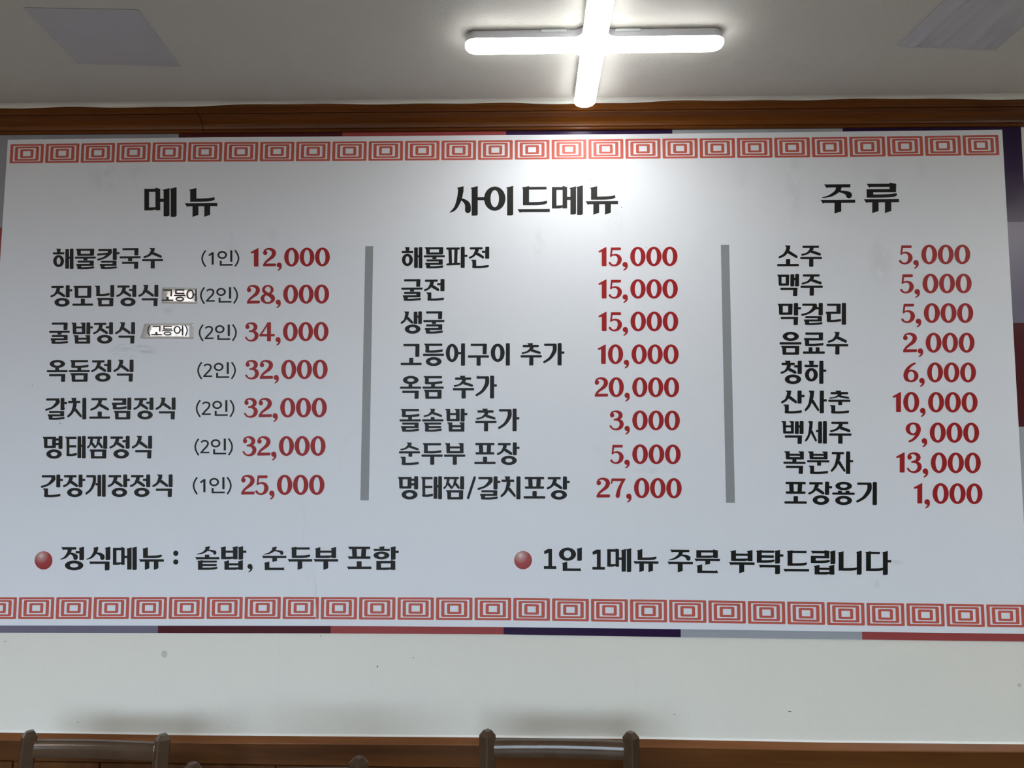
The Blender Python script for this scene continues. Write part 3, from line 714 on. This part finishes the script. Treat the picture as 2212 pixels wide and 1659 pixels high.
# ------------------------------------------------------------------ banners
def polyline(T):
    def f_(px):
        for (a, b_), (c, d_) in zip(T, T[1:]):
            if a <= px <= c: return b_+(d_-b_)*(px-a)/(c-a)
        return T[0][1] if px < T[0][0] else T[-1][1]
    return f_
def sheet(name, xs, ztop, zbot, y, thick, mat, parent=None, rows=10):
    v, f = [], []; n = len(xs)
    for j in range(rows+1):
        for i, x in enumerate(xs):
            a, b_ = ztop(x), zbot(x); v.append((x, y, a+(b_-a)*j/rows))
    for j in range(rows):
        for i in range(n-1):
            a = j*n+i; f.append((a, a+n, a+n+1, a+1))
    m0 = len(v); rim = [i for i in range(n)] + [j*n+n-1 for j in range(1, rows+1)] + [rows*n+i for i in range(n-2, -1, -1)] + [j*n for j in range(rows-1, 0, -1)]
    for r in rim: p = v[r]; v.append((p[0], y+thick, p[2]))
    k = len(rim)
    for i in range(k): f.append((rim[i], rim[(i+1) % k], m0+(i+1) % k, m0+i))
    o = mesh_obj(name, v, f, mat, parent)
    return o
XL, XR = at(19, 303).x, at(2163, 281).x
tops = [at(px, y) for px, y in ((19, 303), (460, 297.7), (740, 295.8), (1093, 293.1), (1452, 290), (1800, 285.6), (2163, 281.6))]
bots = [at(px, y) for px, y in ((-60, 1350.2), (0, 1350.4), (500, 1351), (730, 1351.5), (1090, 1353.8), (1480, 1358.5), (1861, 1364), (2212, 1368.6), (2280, 1369.4))]
ZT = polyline([(p.x, p.z) for p in tops]); ZBt = polyline([(p.x, p.z) for p in bots])
obots = [at(px, y) for px, y in ((-120, 1366), (0, 1366.2), (700, 1367.7), (1090, 1370), (1470, 1376), (1900, 1381.7), (2212, 1385.3), (2330, 1387))]
OZB = polyline([(p.x, p.z) for p in obots]); OX0, OX1 = XL-.065, at(2203.5, 268).x; OZT = CAM.z + .9945
def grid(a, b_, n): return [a+(b_-a)*i/n for i in range(n+1)]
old = empty('old_banner', (0, 0, 0)); tag(old, 'older banner of coloured rectangles showing around the white menu sheet', 'banner')
sheet('base_sheet', grid(OX0, OX1, 30), lambda x: OZT, OZB, -.0014, .0012, M['b_greyblue'], old)
def block(px0, px1, py, mat, row):
    a = at(px0, py).x if px0 is not None else OX0; b_ = at(px1, py).x if px1 is not None else OX1
    if row == 't': sheet('colour_block', grid(a, b_, 6), lambda x: OZT, lambda x: ZT(x)-.06, -.0026, .0010, mat, old, 2)
    else: sheet('colour_block', grid(a, b_, 6), lambda x: ZBt(x)+.06, OZB, -.0026, .0010, mat, old, 2)
for (a, b_, mt) in ((None, 387, 'b_greyblue'), (387, 740, 'b_maroon'), (740, 1093, 'b_red'), (1093, 1452, 'b_purple'), (1452, 1820, 'b_grey'), (1820, None, 'b_purple')):
    block(a, b_, 292, M[mt], 't')
for (a, b_, mt) in ((None, 342, 'b_greypurple'), (342, 715, 'b_maroon'), (715, 1088, 'b_red'), (1088, 1470, 'b_purple'), (1470, 1861, 'b_grey'), (1861, None, 'b_red')):
    block(a, b_, 1362, M[mt], 'b')
def side(x0, x1, pxy, lst):
    for (py0, py1, mt) in lst:
        za = at(pxy, py0).z if py0 else ZT(x0)-.04; zb = at(pxy, py1).z if py1 else ZBt(x0)+.04
        sheet('colour_block', grid(x0, x1, 2), lambda x: za, lambda x: zb, -.0023, .0007, M[mt], old, 4)
side(OX0, XL+.05, 0, ((None, 492, 'b_greyblue'), (492, 760, 'b_red'), (760, 1010, 'b_maroon'), (1010, None, 'b_greypurple')))
side(XR-.05, OX1, 2195, ((None, 480, 'b_purple'), (480, 698, 'b_greypurple'), (698, 922, 'b_maroon'), (922, 1150, 'b_grey'), (1150, None, 'b_red')))

menu = empty('menu_banner', (0, 0, 0)); tag(menu, 'large white Korean menu banner with red prices and two red key borders', 'menu board')
ws = sheet('white_sheet', grid(XL, XR, 320), ZT, ZBt, -.0042, .0012, M['white'], menu, 150)
def blot(me, name, lst, soft):                            # old water stains and a grey smudge: worn into the print, kept as a mesh attribute
    L = [(at(px, py).x, at(px, py).z, rx*2.2/F, ry*2.2/F, k) for px, py, rx, ry, k in lst]; val = []
    for v_ in me.vertices:
        t_ = 0.0
        for x, z, rx, rz, k in L:
            dx = (v_.co.x-x)/rx
            if -1 < dx < 1:
                d = math.hypot(dx, (v_.co.z-z)/rz)
                if d < 1: u = min(1, (1-d)/soft); t_ += k*u*u*(3-2*u)
        val.append(t_)
    me.attributes.new(name, 'FLOAT', 'POINT').data.foreach_set('value', val)
blot(ws.data, 'smudge', [(290, 757, 62, 20, 1.0)], .75)
blot(ws.data, 'stain', [(232, 385, 55, 48, .16), (300, 372, 40, 26, .12), (1715, 400, 26, 130, .14), (1900, 570, 36, 75, .17), (1822, 575, 22, 28, .14), (1905, 395, 26, 40, .12),
    (500, 530, 26, 40, .10), (590, 510, 20, 30, .10), (1165, 530, 18, 50, .14), (1330, 480, 40, 60, .08), (1890, 1265, 16, 22, .2), (1935, 1215, 18, 7, .2), (1420, 1015, 70, 9, .18),
    (1290, 970, 14, 9, .15), (1085, 1010, 26, 30, .10), (365, 672, 14, 10, .25), (270, 688, 12, 5, .25), (1600, 390, 30, 60, .08), (1990, 360, 20, 40, .1), (1460, 905, 18, 26, .12)], .8)
def flecks(lst, mat, parent, Y, name='speck'):
    for px, py, rx, ry in lst:
        o = mesh_obj(name, [at(px+rx*math.cos(-.7*i), py+ry*math.sin(-.7*i)*(1 if i % 2 else .85), Y) for i in range(9)], [tuple(range(9))], mat, parent)
        if o.data.polygons[0].normal.y > 0: o.data.flip_normals()
DIRT = plastic('dirt', (.07, .06, .05), .7)
flecks([(x, y, 1.0, 1.0) for x, y in ((648, 581), (70, 832), (140, 883), (130, 915), (1274, 388), (1343, 448), (1679, 331), (1033, 812), (1396, 535))], DIRT, menu, YS-.0004)
WALL = bpy.data.objects['wall_back']
flecks([(893, 1421, 1.3, 1.2), (693, 1374, 1.2, 1.1), (11, 1386, 1.2, 1.2), (1706, 1537, 4.2, .9), (1457, 1543, 1.6, 1.1), (168, 1560, 1.1, 1.1), (815, 1440, 1.4, 2)], DIRT, WALL, -.0005)
flecks([(355, 1413, 7, 9), (2202, 1480, 5, 5)], plastic('beige_stain', (.60, .58, .49), .7), WALL, -.0004, 'stain')
# key-pattern tiles of the two borders
def tile_mesh():
    v, f = [], []
    def rect(ix, iy, r):
        p = [(-.5+ix, -.5+iy), (.5-ix, -.5+iy), (.5-ix, .5-iy), (-.5+ix, .5-iy)]
        if not r: return [q for q in p for _ in range(5)]
        return rounded([(x*1.67, y) for x, y in p], r, 4)
    for (a, b_, c, d_) in ((0, 0, .088, .095), (.141, .132, .232, .220), (.302, .268, .386, .365)):
        o = [(x/1.67, y) for x, y in rect(a, b_, .05 if a == 0 else .07)]; i_ = rect(c, d_, 0)
        k = len(v); n_ = len(o); v += [(x, 0, y) for x, y in o] + [(x, 0, y) for x, y in i_]
        for j in range(n_): f.append((k+j, k+(j+1) % n_, k+n_+(j+1) % n_, k+n_+j))
    me = bpy.data.meshes.new('border_tile'); me.from_pydata(v, [], f); me.materials.append(M['brick'])
    bm = bmesh.new(); bm.from_mesh(me); bmesh.ops.dissolve_degenerate(bm, dist=1e-5, edges=bm.edges[:])
    for fc in bm.faces:
        fc.normal_update()
        if fc.normal.y > 0: fc.normal_flip()
    bm.to_mesh(me); bm.free(); return me
tm = tile_mesh()
gx0, gx1 = at(23.8, 334).x, at(2155.5, 315).x; pitch = (gx1-gx0+.0065)/27
def tile_row(zt, zb):
    for i in range(27):
        xc = gx0+pitch*(i+.5)-.003; o = bpy.data.objects.new('border_tile', tm); link(o, menu)
        wd = pitch-.0065; a, b_ = zt(xc), zb(xc)
        o.location = (xc, YS-.0003, (a+b_)/2); o.scale = (wd, 1, abs(a-b_))
        o.rotation_euler = (0, -math.atan2(zt(xc+.05)-zt(xc-.05), .1), 0)
def zline(T): return polyline([(at(px, y).x, at(px, y).z) for px, y in T])
tile_row(zline(((24, 313), (330, 309), (720, 307), (1034, 304.6), (1300, 302), (1700, 298.5), (1831, 297), (2155, 293))),
         zline(((24, 354), (330, 351), (720, 348.8), (1034, 346.6), (1300, 344.5), (1700, 341.5), (1831, 340), (2155, 336.3))))
tile_row(zline(((-60, 1289.6), (60, 1289.4), (600, 1288.6), (1080, 1290.5), (1360, 1294), (1529, 1296.2), (1870, 1301.4), (2131, 1304.9), (2260, 1306))),
         zline(((-60, 1336.6), (60, 1336.5), (600, 1336.2), (1080, 1339), (1360, 1342.6), (1529, 1344.8), (1870, 1350.5), (2131, 1353.4), (2260, 1354.5))))
# dividers
def divider(x0t, x1t, yt, x0b, x1b, yb):
    y = YS-.0003; v = [at(x0t, yt, y), at(x1t, yt-.1, y), at(x1b, yb, y), at(x0b, yb, y)]
    mesh_obj('divider_bar', v, [(0, 3, 2, 1)], M['grey'], menu)
divider(789.2, 806.2, 532, 778.3, 796.7, 1081); divider(1557, 1575, 528.8, 1568.3, 1587.6, 1086)

K, Rm = M['black'], M['red']
for txt, bx in (('해물칼국수', (114.2, 535.8, 352.4, 581.9)), ('장모님정식', (108.8, 615.2, 342, 662.7)), ('굴밥정식', (106.1, 695.8, 291.8, 742.9)),
                ('옥돔정식', (101, 776.8, 288.5, 825.2)), ('갈치조림정식', (97.5, 858.6, 379.3, 906.9)), ('명태찜정식', (92.2, 941.4, 328.6, 990.9)),
                ('간장게장정식', (88, 1024.8, 372.9, 1074.1)),
                ('해물파전', (867.5, 532.8, 1056.9, 580)), ('굴전', (866.9, 602.9, 960.2, 649.8)), ('생굴', (865.4, 672.5, 960.2, 720.8)),
                ('고등어구이 추가', (865.4, 741.1, 1219.2, 790.9)), ('옥돔 추가', (863.9, 811.5, 1073.3, 861.6)), ('돌솥밥 추가', (863, 882.5, 1122, 932.6)),
                ('순두부 포장', (861.8, 955.6, 1122.3, 1004.8)), ('명태찜/갈치포장', (859.4, 1028.7, 1230.9, 1079.4)),
                ('소주', (1678.8, 529.9, 1775.6, 576.4)), ('맥주', (1678.8, 591.7, 1777.3, 639.4)), ('막걸리', (1679.5, 654.4, 1827.6, 702.2)),
                ('음료수', (1684, 716.7, 1832.3, 766.3)), ('청하', (1685.8, 779.3, 1785, 829.9)), ('산사춘', (1687, 843.5, 1837, 893.6)),
                ('백세주', (1688.2, 909.3, 1839.3, 959.4)), ('복분자', (1692.2, 974.4, 1842.9, 1024.5)), ('포장용기', (1694.5, 1039.8, 1894.3, 1091.5))):
    lettering('item_lettering', txt, 'a', bx, K, menu)
for txt, bx in (('12,000', (541.4, 534.7, 712.5, 585.4)), ('28,000', (533.3, 614.5, 711, 665.8)), ('34,000', (529.3, 695.3, 709.6, 746.8)),
                ('32,000', (529.7, 776.8, 707.8, 828.7)), ('32,000', (527.1, 859, 706, 911.7)), ('32,000', (524, 941.8, 703.3, 994.7)), ('25,000', (520.9, 1025.4, 700.9, 1079.1)),
                ('15,000', (1292.6, 532.8, 1463.6, 584.7)), ('15,000', (1292.6, 602.9, 1464.2, 654.6)), ('15,000', (1292.6, 673, 1465.1, 725.3)),
                ('10,000', (1291.1, 743.8, 1466, 796)), ('20,000', (1284.6, 814.8, 1467.2, 867.6)), ('3,000', (1316.8, 886.4, 1468.7, 939.2)),
                ('5,000', (1318, 959.5, 1470.5, 1012.3)), ('27,000', (1288.5, 1031.7, 1472.6, 1086.3)),
                ('5,000', (1941.8, 528.2, 2096, 580.6)), ('5,000', (1944.4, 591, 2098.9, 643.4)), ('5,000', (1946.8, 654.7, 2102.4, 707.3)),
                ('2,000', (1950.8, 718.6, 2105.2, 771.5)), ('6,000', (1951.5, 782.8, 2108.3, 835.7)), ('10,000', (1928, 846.5, 2111.8, 901.1)),
                ('9,000', (1956.2, 912.4, 2115.3, 966.4)), ('13,000', (1935.7, 976.8, 2118.8, 1032.3)), ('1,000', (1973.8, 1043.3, 2122.4, 1099))):
    lettering('price_lettering', txt, 'd', bx, Rm, menu, gaps={0: 13} if txt == '12,000' else None)
for txt, bx in (('(1인)', (434.9, 540.1, 517, 576.7)), ('(2인)', (432.2, 619.7, 514.3, 656.6)), ('(2인)', (429.3, 700.2, 511.6, 737.3)), ('(2인)', (426.2, 781.5, 509.7, 819.4)),
                ('(2인)', (423, 863.5, 506.6, 901.4)), ('(2인)', (419.9, 946.5, 503.1, 984.4)), ('(1인)', (416.4, 1030.1, 500.4, 1068.5))):
    lettering('serving_lettering', txt, 'p', bx, K, menu)
for txt, bx in (('메', (311.8, 404.4, 381.5, 468.6)), ('뉴', (398.9, 405.9, 469.5, 468.6)), ('사이드메뉴', (971.5, 400, 1335, 466)), ('주', (1772.3, 398.2, 1847.4, 461.2)), ('류', (1865.9, 394.6, 1942, 460.3))):
    lettering('heading_lettering', txt, 'b', bx, K, menu)
for txt, bx in (('정식메뉴', (130, 1180.8, 354, 1232)), ('솥밥', (421.4, 1179.5, 532.1, 1231)), ('순두부', (565.5, 1180.4, 730.3, 1231.6)), ('포함', (749, 1179.8, 861.5, 1231.2)),
                ('1', (1174.9, 1185.8, 1201.7, 1229)), ('인', (1207.3, 1182.4, 1257, 1233.1)), ('1', (1279.5, 1187.2, 1306.8, 1230.6)), ('메뉴', (1311.7, 1184.2, 1422.5, 1235.9)),
                ('주문', (1441.6, 1186.3, 1555.1, 1237.5)), ('부탁드립니다', (1574.2, 1186.4, 1925.2, 1242.5))):
    lettering('note_lettering', txt, 'b', bx, K, menu)
def dots(name, lst, mat):                                  # round printed marks (px, py, r)
    v, f = [], []
    for (px, py, r) in lst:
        k = len(v)
        for i in range(40):
            p = at(px+r*math.cos(-2*math.pi*i/40), py+r*1.03*math.sin(-2*math.pi*i/40), YS-.0004); v.append(p)
        f.append(tuple(range(k, k+40)))
    o = mesh_obj(name, v, f, mat, menu)
    if o.data.polygons[0].normal.y > 0: o.data.flip_normals()
    return o
dots('colon', [(379.7, 1195.2, 5.6), (379.7, 1213.9, 5.6)], K)
g = Glyph(); g.disc(14, 14, 13.5); g.brush([(21.5, 14, 12), (22.5, 26, 10), (17, 36, 8), (7, 44, 4)])
_pl = plain; 
def comma_mark():
    v, f = [], []
    for q, pts in g.polys:
        k = len(v)
        for a, b_ in pts:
            w_ = at(534.3+a*.40, 1218+b_*.40, YS-.0003-2.2e-5*q); v.append(w_)
        f.append(tuple(range(k, k+len(pts))))
    mesh_obj('comma', v, f, K, menu)
comma_mark()
for px, py in ((94, 1210.5), (1129.9, 1210)):
    dots('bullet', [(px, py, 19.2)], bullet_mat('bullet_print', at(px, py, YS)))
# creases pressed up in the vinyl
def crease(path, hgt=.0022, wd=.004):
    v, f = [], []; P = [at(px, py, YS) for px, py in path]
    Q = [Vector(p) for p in catmull([tuple(p) for p in P], 6)]
    for i, p in enumerate(Q):
        a = Q[max(0, i-1)]; b_ = Q[min(len(Q)-1, i+1)]; d = (b_-a).normalized(); nn = Vector((d.z, 0, -d.x))
        e = math.sin(math.pi*i/(len(Q)-1))**.5 if 0 < i < len(Q)-1 else 0
        for s_, h_ in ((-1, 0), (-.25, .85), (.25, 1), (1, 0)): v.append(p + nn*wd*.5*s_*(.4+.6*e) + Vector((0, -.0001-hgt*h_*e, 0)))
    for i in range(len(Q)-1):
        for k in range(3): a = i*4+k; f.append((a, a+1, a+5, a+4))
    o = mesh_obj('crease', v, f, M['white'], menu, True)
crease([(679, 1232), (681, 1252), (684, 1268), (682, 1289)], .0024, .0042); crease([(661, 1228), (664, 1240), (668, 1256)], .0014, .003)
crease([(684, 1264), (680, 1284), (682, 1310), (683, 1336), (685, 1350)], .0012, .0022)
crease([(669, 1232), (676, 1222), (683, 1214)], .0010, .003); crease([(655, 1090), (658, 1115), (669, 1150)], .0010, .003)
crease([(330, 1012), (352, 975), (357, 945), (360, 915)], .0005, .004); crease([(735, 1080), (737, 1000), (745, 950), (770, 920)], .0007, .004)
crease([(560, 775), (566, 758), (571, 744)], .0005, .0035); crease([(276, 1284), (289, 1266), (305, 1240)], .0007, .004); crease([(654, 1176), (656, 1160), (655, 1130)], .0008, .003)

# stickers on the menu
def sticker(quad, label, text, tbox):
    P = [at(px, py, YS-.0012) for px, py in quad]; c = sum(P, Vector())/4
    e = empty('price_sticker', c); tag(e, label, 'sticker')
    n_ = 6; v, f = [], []
    for j in range(n_+1):
        for i in range(n_+1):
            u, w_ = i/n_, j/n_; p = (P[0]*(1-u)+P[1]*u)*(1-w_)+(P[3]*(1-u)+P[2]*u)*w_ - c
            v.append((p.x, -.0004*math.sin(3*u+2*w_), p.z))
    for j in range(n_):
        for i in range(n_): a = j*(n_+1)+i; f.append((a, a+n_+1, a+n_+2, a+1))
    o = mesh_obj('foil_strip', v, f, M['foil'], e, True); sm = o.modifiers.new('thickness', 'SOLIDIFY'); sm.thickness = .0008; sm.offset = -1 if o.data.polygons[0].normal.y < 0 else 1
    t_ = lettering('sticker_lettering', text, 'p', tbox, M['ink'], None, Y=YS-.0026, tilt=.0)
    t_.parent = e; t_.matrix_parent_inverse = Matrix.Translation(-c)
sticker(((350, 621), (428.5, 622), (426, 656), (349, 655)), 'small silver sticker beside the second dish name, printed with three dark syllables', '고등어', (349.5, 624.5, 424.8, 651))
sticker(((312, 699.3), (418.5, 698.3), (417.5, 731.5), (303, 731)), 'pinkish silver sticker beside the third dish name, its text in brackets', '(고등어)', (318, 702, 405.5, 726))

# ------------------------------------------------------------------ cross-shaped ceiling light
def cross_outline(L, w_, re, ri, off=0.0, n=7):
    L, w_, re, ri = L+off, w_+off, max(.004, re+off), max(.004, ri-off)
    arm = []
    # one arm pointing to +x, from the lower inner corner to the upper one
    for k in range(n+1):
        a = -math.pi/2+math.pi/2*k/n; arm.append((L-re+re*math.cos(a), -w_+re+re*math.sin(a)))
    for k in range(n+1):
        a = math.pi/2*k/n; arm.append((L-re+re*math.cos(a), w_-re+re*math.sin(a)))
    for k in range(n+1):
        a = -math.pi/2-math.pi/2*k/n; arm.append((w_+ri+ri*math.cos(a), w_+ri+ri*math.sin(a)))
    out = []
    for q in range(4):
        c, s_ = round(math.cos(q*math.pi/2)), round(math.sin(q*math.pi/2)); out += [(x*c-y*s_, x*s_+y*c) for x, y in arm]
    return out
def stack(name, layers, mat, parent, cap0=True, cap1=True):
    v, f = [], []; n_ = len(layers[0][0])
    for o, z in layers: v += [(x, y, z) for x, y in o]
    for j in range(len(layers)-1):
        for i in range(n_): a = j*n_+i; b_ = j*n_+(i+1) % n_; f.append((a, b_, b_+n_, a+n_))
    base = [Vector((x, y, 0)) for x, y in layers[0][0]]
    for ok, j in ((cap0, 0), (cap1, len(layers)-1)):
        if ok:
            for tr in tessellate_polygon([[Vector((x, y, 0)) for x, y in layers[j][0]]]): f.append(tuple(j*n_+k for k in tr))
    bm = bmesh.new(); me = bpy.data.meshes.new(name); me.from_pydata(v, [], f); bm.from_mesh(me); bpy.data.meshes.remove(me)
    return bm_obj(name, bm, mat, parent)
def cross_light(x, y, label, mat=None):
    e = empty('ceiling_light', (x, y, CEIL)); tag(e, label, 'ceiling light', 'cross-shaped ceiling lights')
    L, W_ = .3350, .0318; A = lambda off: cross_outline(L, W_, .029, .024, off)
    stack('diffuser', [(A(-.004), -.0258), (A(-.0005), -.0264), (A(0), -.0275), (A(-.0003), -.0335), (A(-.0025), -.0362), (A(-.0065), -.0384), (A(-.0110), -.0396)], mat or M['lamp'], e)
    stack('housing', [(A(-.0005), -.0262), (A(-.0008), -.0245), (A(-.0030), -.0215), (A(-.0045), -.012), (A(-.0055), -.0045), (A(-.010), -.0005)], M['housing'], e)
    for sx in (-1, 1):
        for k in (0, 1):
            a, b_ = (.052, .118)
            x0, x1 = (sx*a, sx*b_) if sx > 0 else (sx*b_-.02, sx*a-.02)
            yy = -(W_-.0035) if k == 0 else (W_-.0035)
            bm_obj('clip', box_bm(x0, yy-.003, -.0105, x1, yy+.003, -.0045, .0012, 1), M['clip'], e)
    return e
cross_light(.1625, CAM.y+1.7725, 'glowing white cross-shaped light on the ceiling above the menu')
LAMP2 = emit('lamp_diffuser_bright', (1.0, .96, .90), LAMP_STRENGTH*3.0); FILL_LAMP = emit('fill_diffuser_warm', (1.0, .86, .79), LAMP_STRENGTH*4.0)
cross_light(2.35, -1.40, 'lit white cross-shaped light further right, beyond the picture edge', LAMP2)
cross_light(-2.6, -3.2, 'added unseen warm cross-shaped fill light further back in the room, left of the viewer', FILL_LAMP)  # unseen lamp added as warm fill for the left of the menu
cross_light(-3.6, -4.7, 'added unseen warm cross-shaped fill light deepest in the room, near the shop window', FILL_LAMP)  # another unseen lamp, added to fill the wall and soften the chair shadows

# film patches stuck to the ceiling
def patch(quad, label, folds):
    Zc = CEIL-.0010; P = [atz(px, py, Zc) for px, py in quad]; c = sum(P, Vector())/4; c.z = CEIL
    e = empty('film_patch', c); tag(e, label, 'patch'); v, f = [], []; n_ = 40
    for j in range(n_+1):
        for i in range(n_+1):
            u, w_ = i/n_, j/n_; p = (P[0]*(1-u)+P[1]*u)*(1-w_)+(P[3]*(1-u)+P[2]*u)*w_ - c
            h = .0005
            for (fu, fs, fw, amp) in folds: h += amp*math.exp(-((u-fu-fs*w_)/fw)**2)*(.6+.4*math.sin(5*w_+fu*9))
            if i in (0, n_) or j in (0, n_): h = .0002
            v.append((p.x, p.y, -.0006-h))
    for j in range(n_):
        for i in range(n_): a = j*(n_+1)+i; f.append((a, a+1, a+n_+2, a+n_+1))
    o = mesh_obj('film_sheet', v, f, M['film'], e, True)
    if o.data.polygons[0].normal.z > 0: o.data.flip_normals()
patch(((49, 17), (298, 21), (391, 144.5), (168, 137.5)), 'flat grey film patch stuck on the ceiling, left of the light', ((.13, .02, .012, .0022), (.94, .0, .012, .0015), (.5, -.2, .06, .0008)))
q0, q1, q2, q3 = (2041, 0), (2330, -20), (2146, 108), (1937, 100.5)
patch(((2041+52, -52), (2350, -60), (2150, 109), (1937, 100.5)), 'wrinkled grey film patch peeling from the ceiling near the right corner', ((.19, -.03, .030, .0095), (.30, -.05, .016, .005), (.42, -.02, .02, .003), (.62, .1, .05, .004), (.86, 0, .02, .004)))

# ------------------------------------------------------------------ chairs
def tilt_prism(bm_pts_bottom, bm_pts_top): pass
def make_chair():
    root = empty('dining_chair', (0, 0, 0)); mt = M['chair']
    HW, H_ = .185, .897                                    # half the distance of the back posts, height of the back
    def post(x, z_top, y_of, z0=0.0, cham=True, s=.0305, rot=math.pi/4):
        v, f = [], []; zs = [z0, .30, .45, z_top-.012, z_top] if cham else [z0, z_top]
        for j, z in enumerate(zs):
            k = s/math.sqrt(2)*(1 if j < len(zs)-1 or not cham else .50)
            if z == z0 and cham: k *= .85
            ring = []
            for q in range(4):
                a = rot+math.pi/4+q*math.pi/2
                for da in (-.10, .10): ring.append((x+k*math.cos(a+da), y_of(z)+k*math.sin(a+da), z))
            v += ring
        n_ = 8
        for j in range(len(zs)-1):
            for i in range(n_): a = j*n_+i; b_ = j*n_+(i+1) % n_; f.append((a, b_, b_+n_, a+n_))
        f += [tuple(range(n_-1, -1, -1)), tuple(range((len(zs)-1)*n_, len(zs)*n_))]
        o = mesh_obj('leg', v, f, mt, root); return o
    ypost = lambda z: .0 if z <= .45 and z > .30 else (.035*(.30-z)/.30 if z <= .30 else .055*((z-.45)/(H_-.45)))
    for sx in (-1, 1): post(sx*HW, H_, ypost)
    for sx in (-1, 1): post(sx*.185, .435, lambda z: -.375, cham=False, rot=0, s=.034)
    def bow(name, z0, z1, depth, th):                      # curved back rail between the posts
        v, f = [], []; N_ = 24
        for i in range(N_+1):
            u = i/N_*2-1; x = (HW-.006)*u
            for (dz, dy) in ((0, -th/2), (.03, -th/2-.0012), (.5, -th/2-.0016), (.97, -th/2-.0012), (1, -th/2+.001), (1, th/2), (0, th/2)):
                z = z0+(z1-z0)*dz; v.append((x, ypost(z)+depth*(1-u*u)+dy, z))
        n_ = 7
        for i in range(N_):
            for k in range(n_): a = i*n_+k; b_ = i*n_+(k+1) % n_; f.append((a, b_, b_+n_, a+n_))
        f += [tuple(range(n_)), tuple(range(N_*n_, (N_+1)*n_))]
        bm = bmesh.new(); me = bpy.data.meshes.new(name); me.from_pydata(v, [], f); bm.from_mesh(me); bpy.data.meshes.remove(me)
        o = bm_obj(name, bm, mt, root)
        for p in o.data.polygons: p.use_smooth = abs(p.normal.x) < .9 and abs(p.normal.z) < .8
        return o
    bow('top_rail', H_-.066, H_-.0225, .008, .011)
    bow('back_slat', H_-.17, H_-.135, .008, .011); bow('back_slat', H_-.27, H_-.235, .008, .011)
    bm_obj('seat', box_bm(-.205, -.395, .435, .205, -.016, .475, .012, 3), M['seat'], root)
    bm_obj('apron', box_bm(-.17, -.385, .375, .17, -.363, .435, .003, 1), mt, root); bm_obj('apron', box_bm(-.17, -.012, .375, .17, .008, .435, .003, 1), mt, root)
    for sx in (-1, 1):
        bm_obj('apron', box_bm(sx*.185-.01, -.36, .375, sx*.185+.01, -.015, .435, .003, 1), mt, root)
        bm_obj('stretcher', box_bm(sx*.185-.009, -.36, .17, sx*.185+.009, .004, .195, .004, 1), mt, root)
    return root
def copy_tree(o, parent=None):
    c = o.copy(); COL.objects.link(c); c.parent = parent
    for ch in [k for k in COL.objects if k.parent == o]: copy_tree(ch, c)
    return c
chair = make_chair()
spec = ((-1.170, 1.955, 1.0, 1.3, 'taupe lacquered dining chair at the far left below the menu'),
        (.0756, 1.953, 1.0238, 0, 'taupe lacquered dining chair standing alone below the middle price column'),
        (-.600, 1.733, 1.036, 6.8, 'taupe dining chair between the other two, only its two post tops showing'))
for i, (x, d, s_, yaw, lab) in enumerate(spec):
    o = chair if i == 0 else copy_tree(chair)
    a = math.radians(-yaw if i == 0 else yaw); off = .055*s_
    o.location = (x + off*math.sin(a), CAM.y+d-off*math.cos(a), 0); o.scale = (s_,)*3; o.rotation_euler = (0, 0, a)
    tag(o, lab, 'chair', 'dining chairs under the menu')
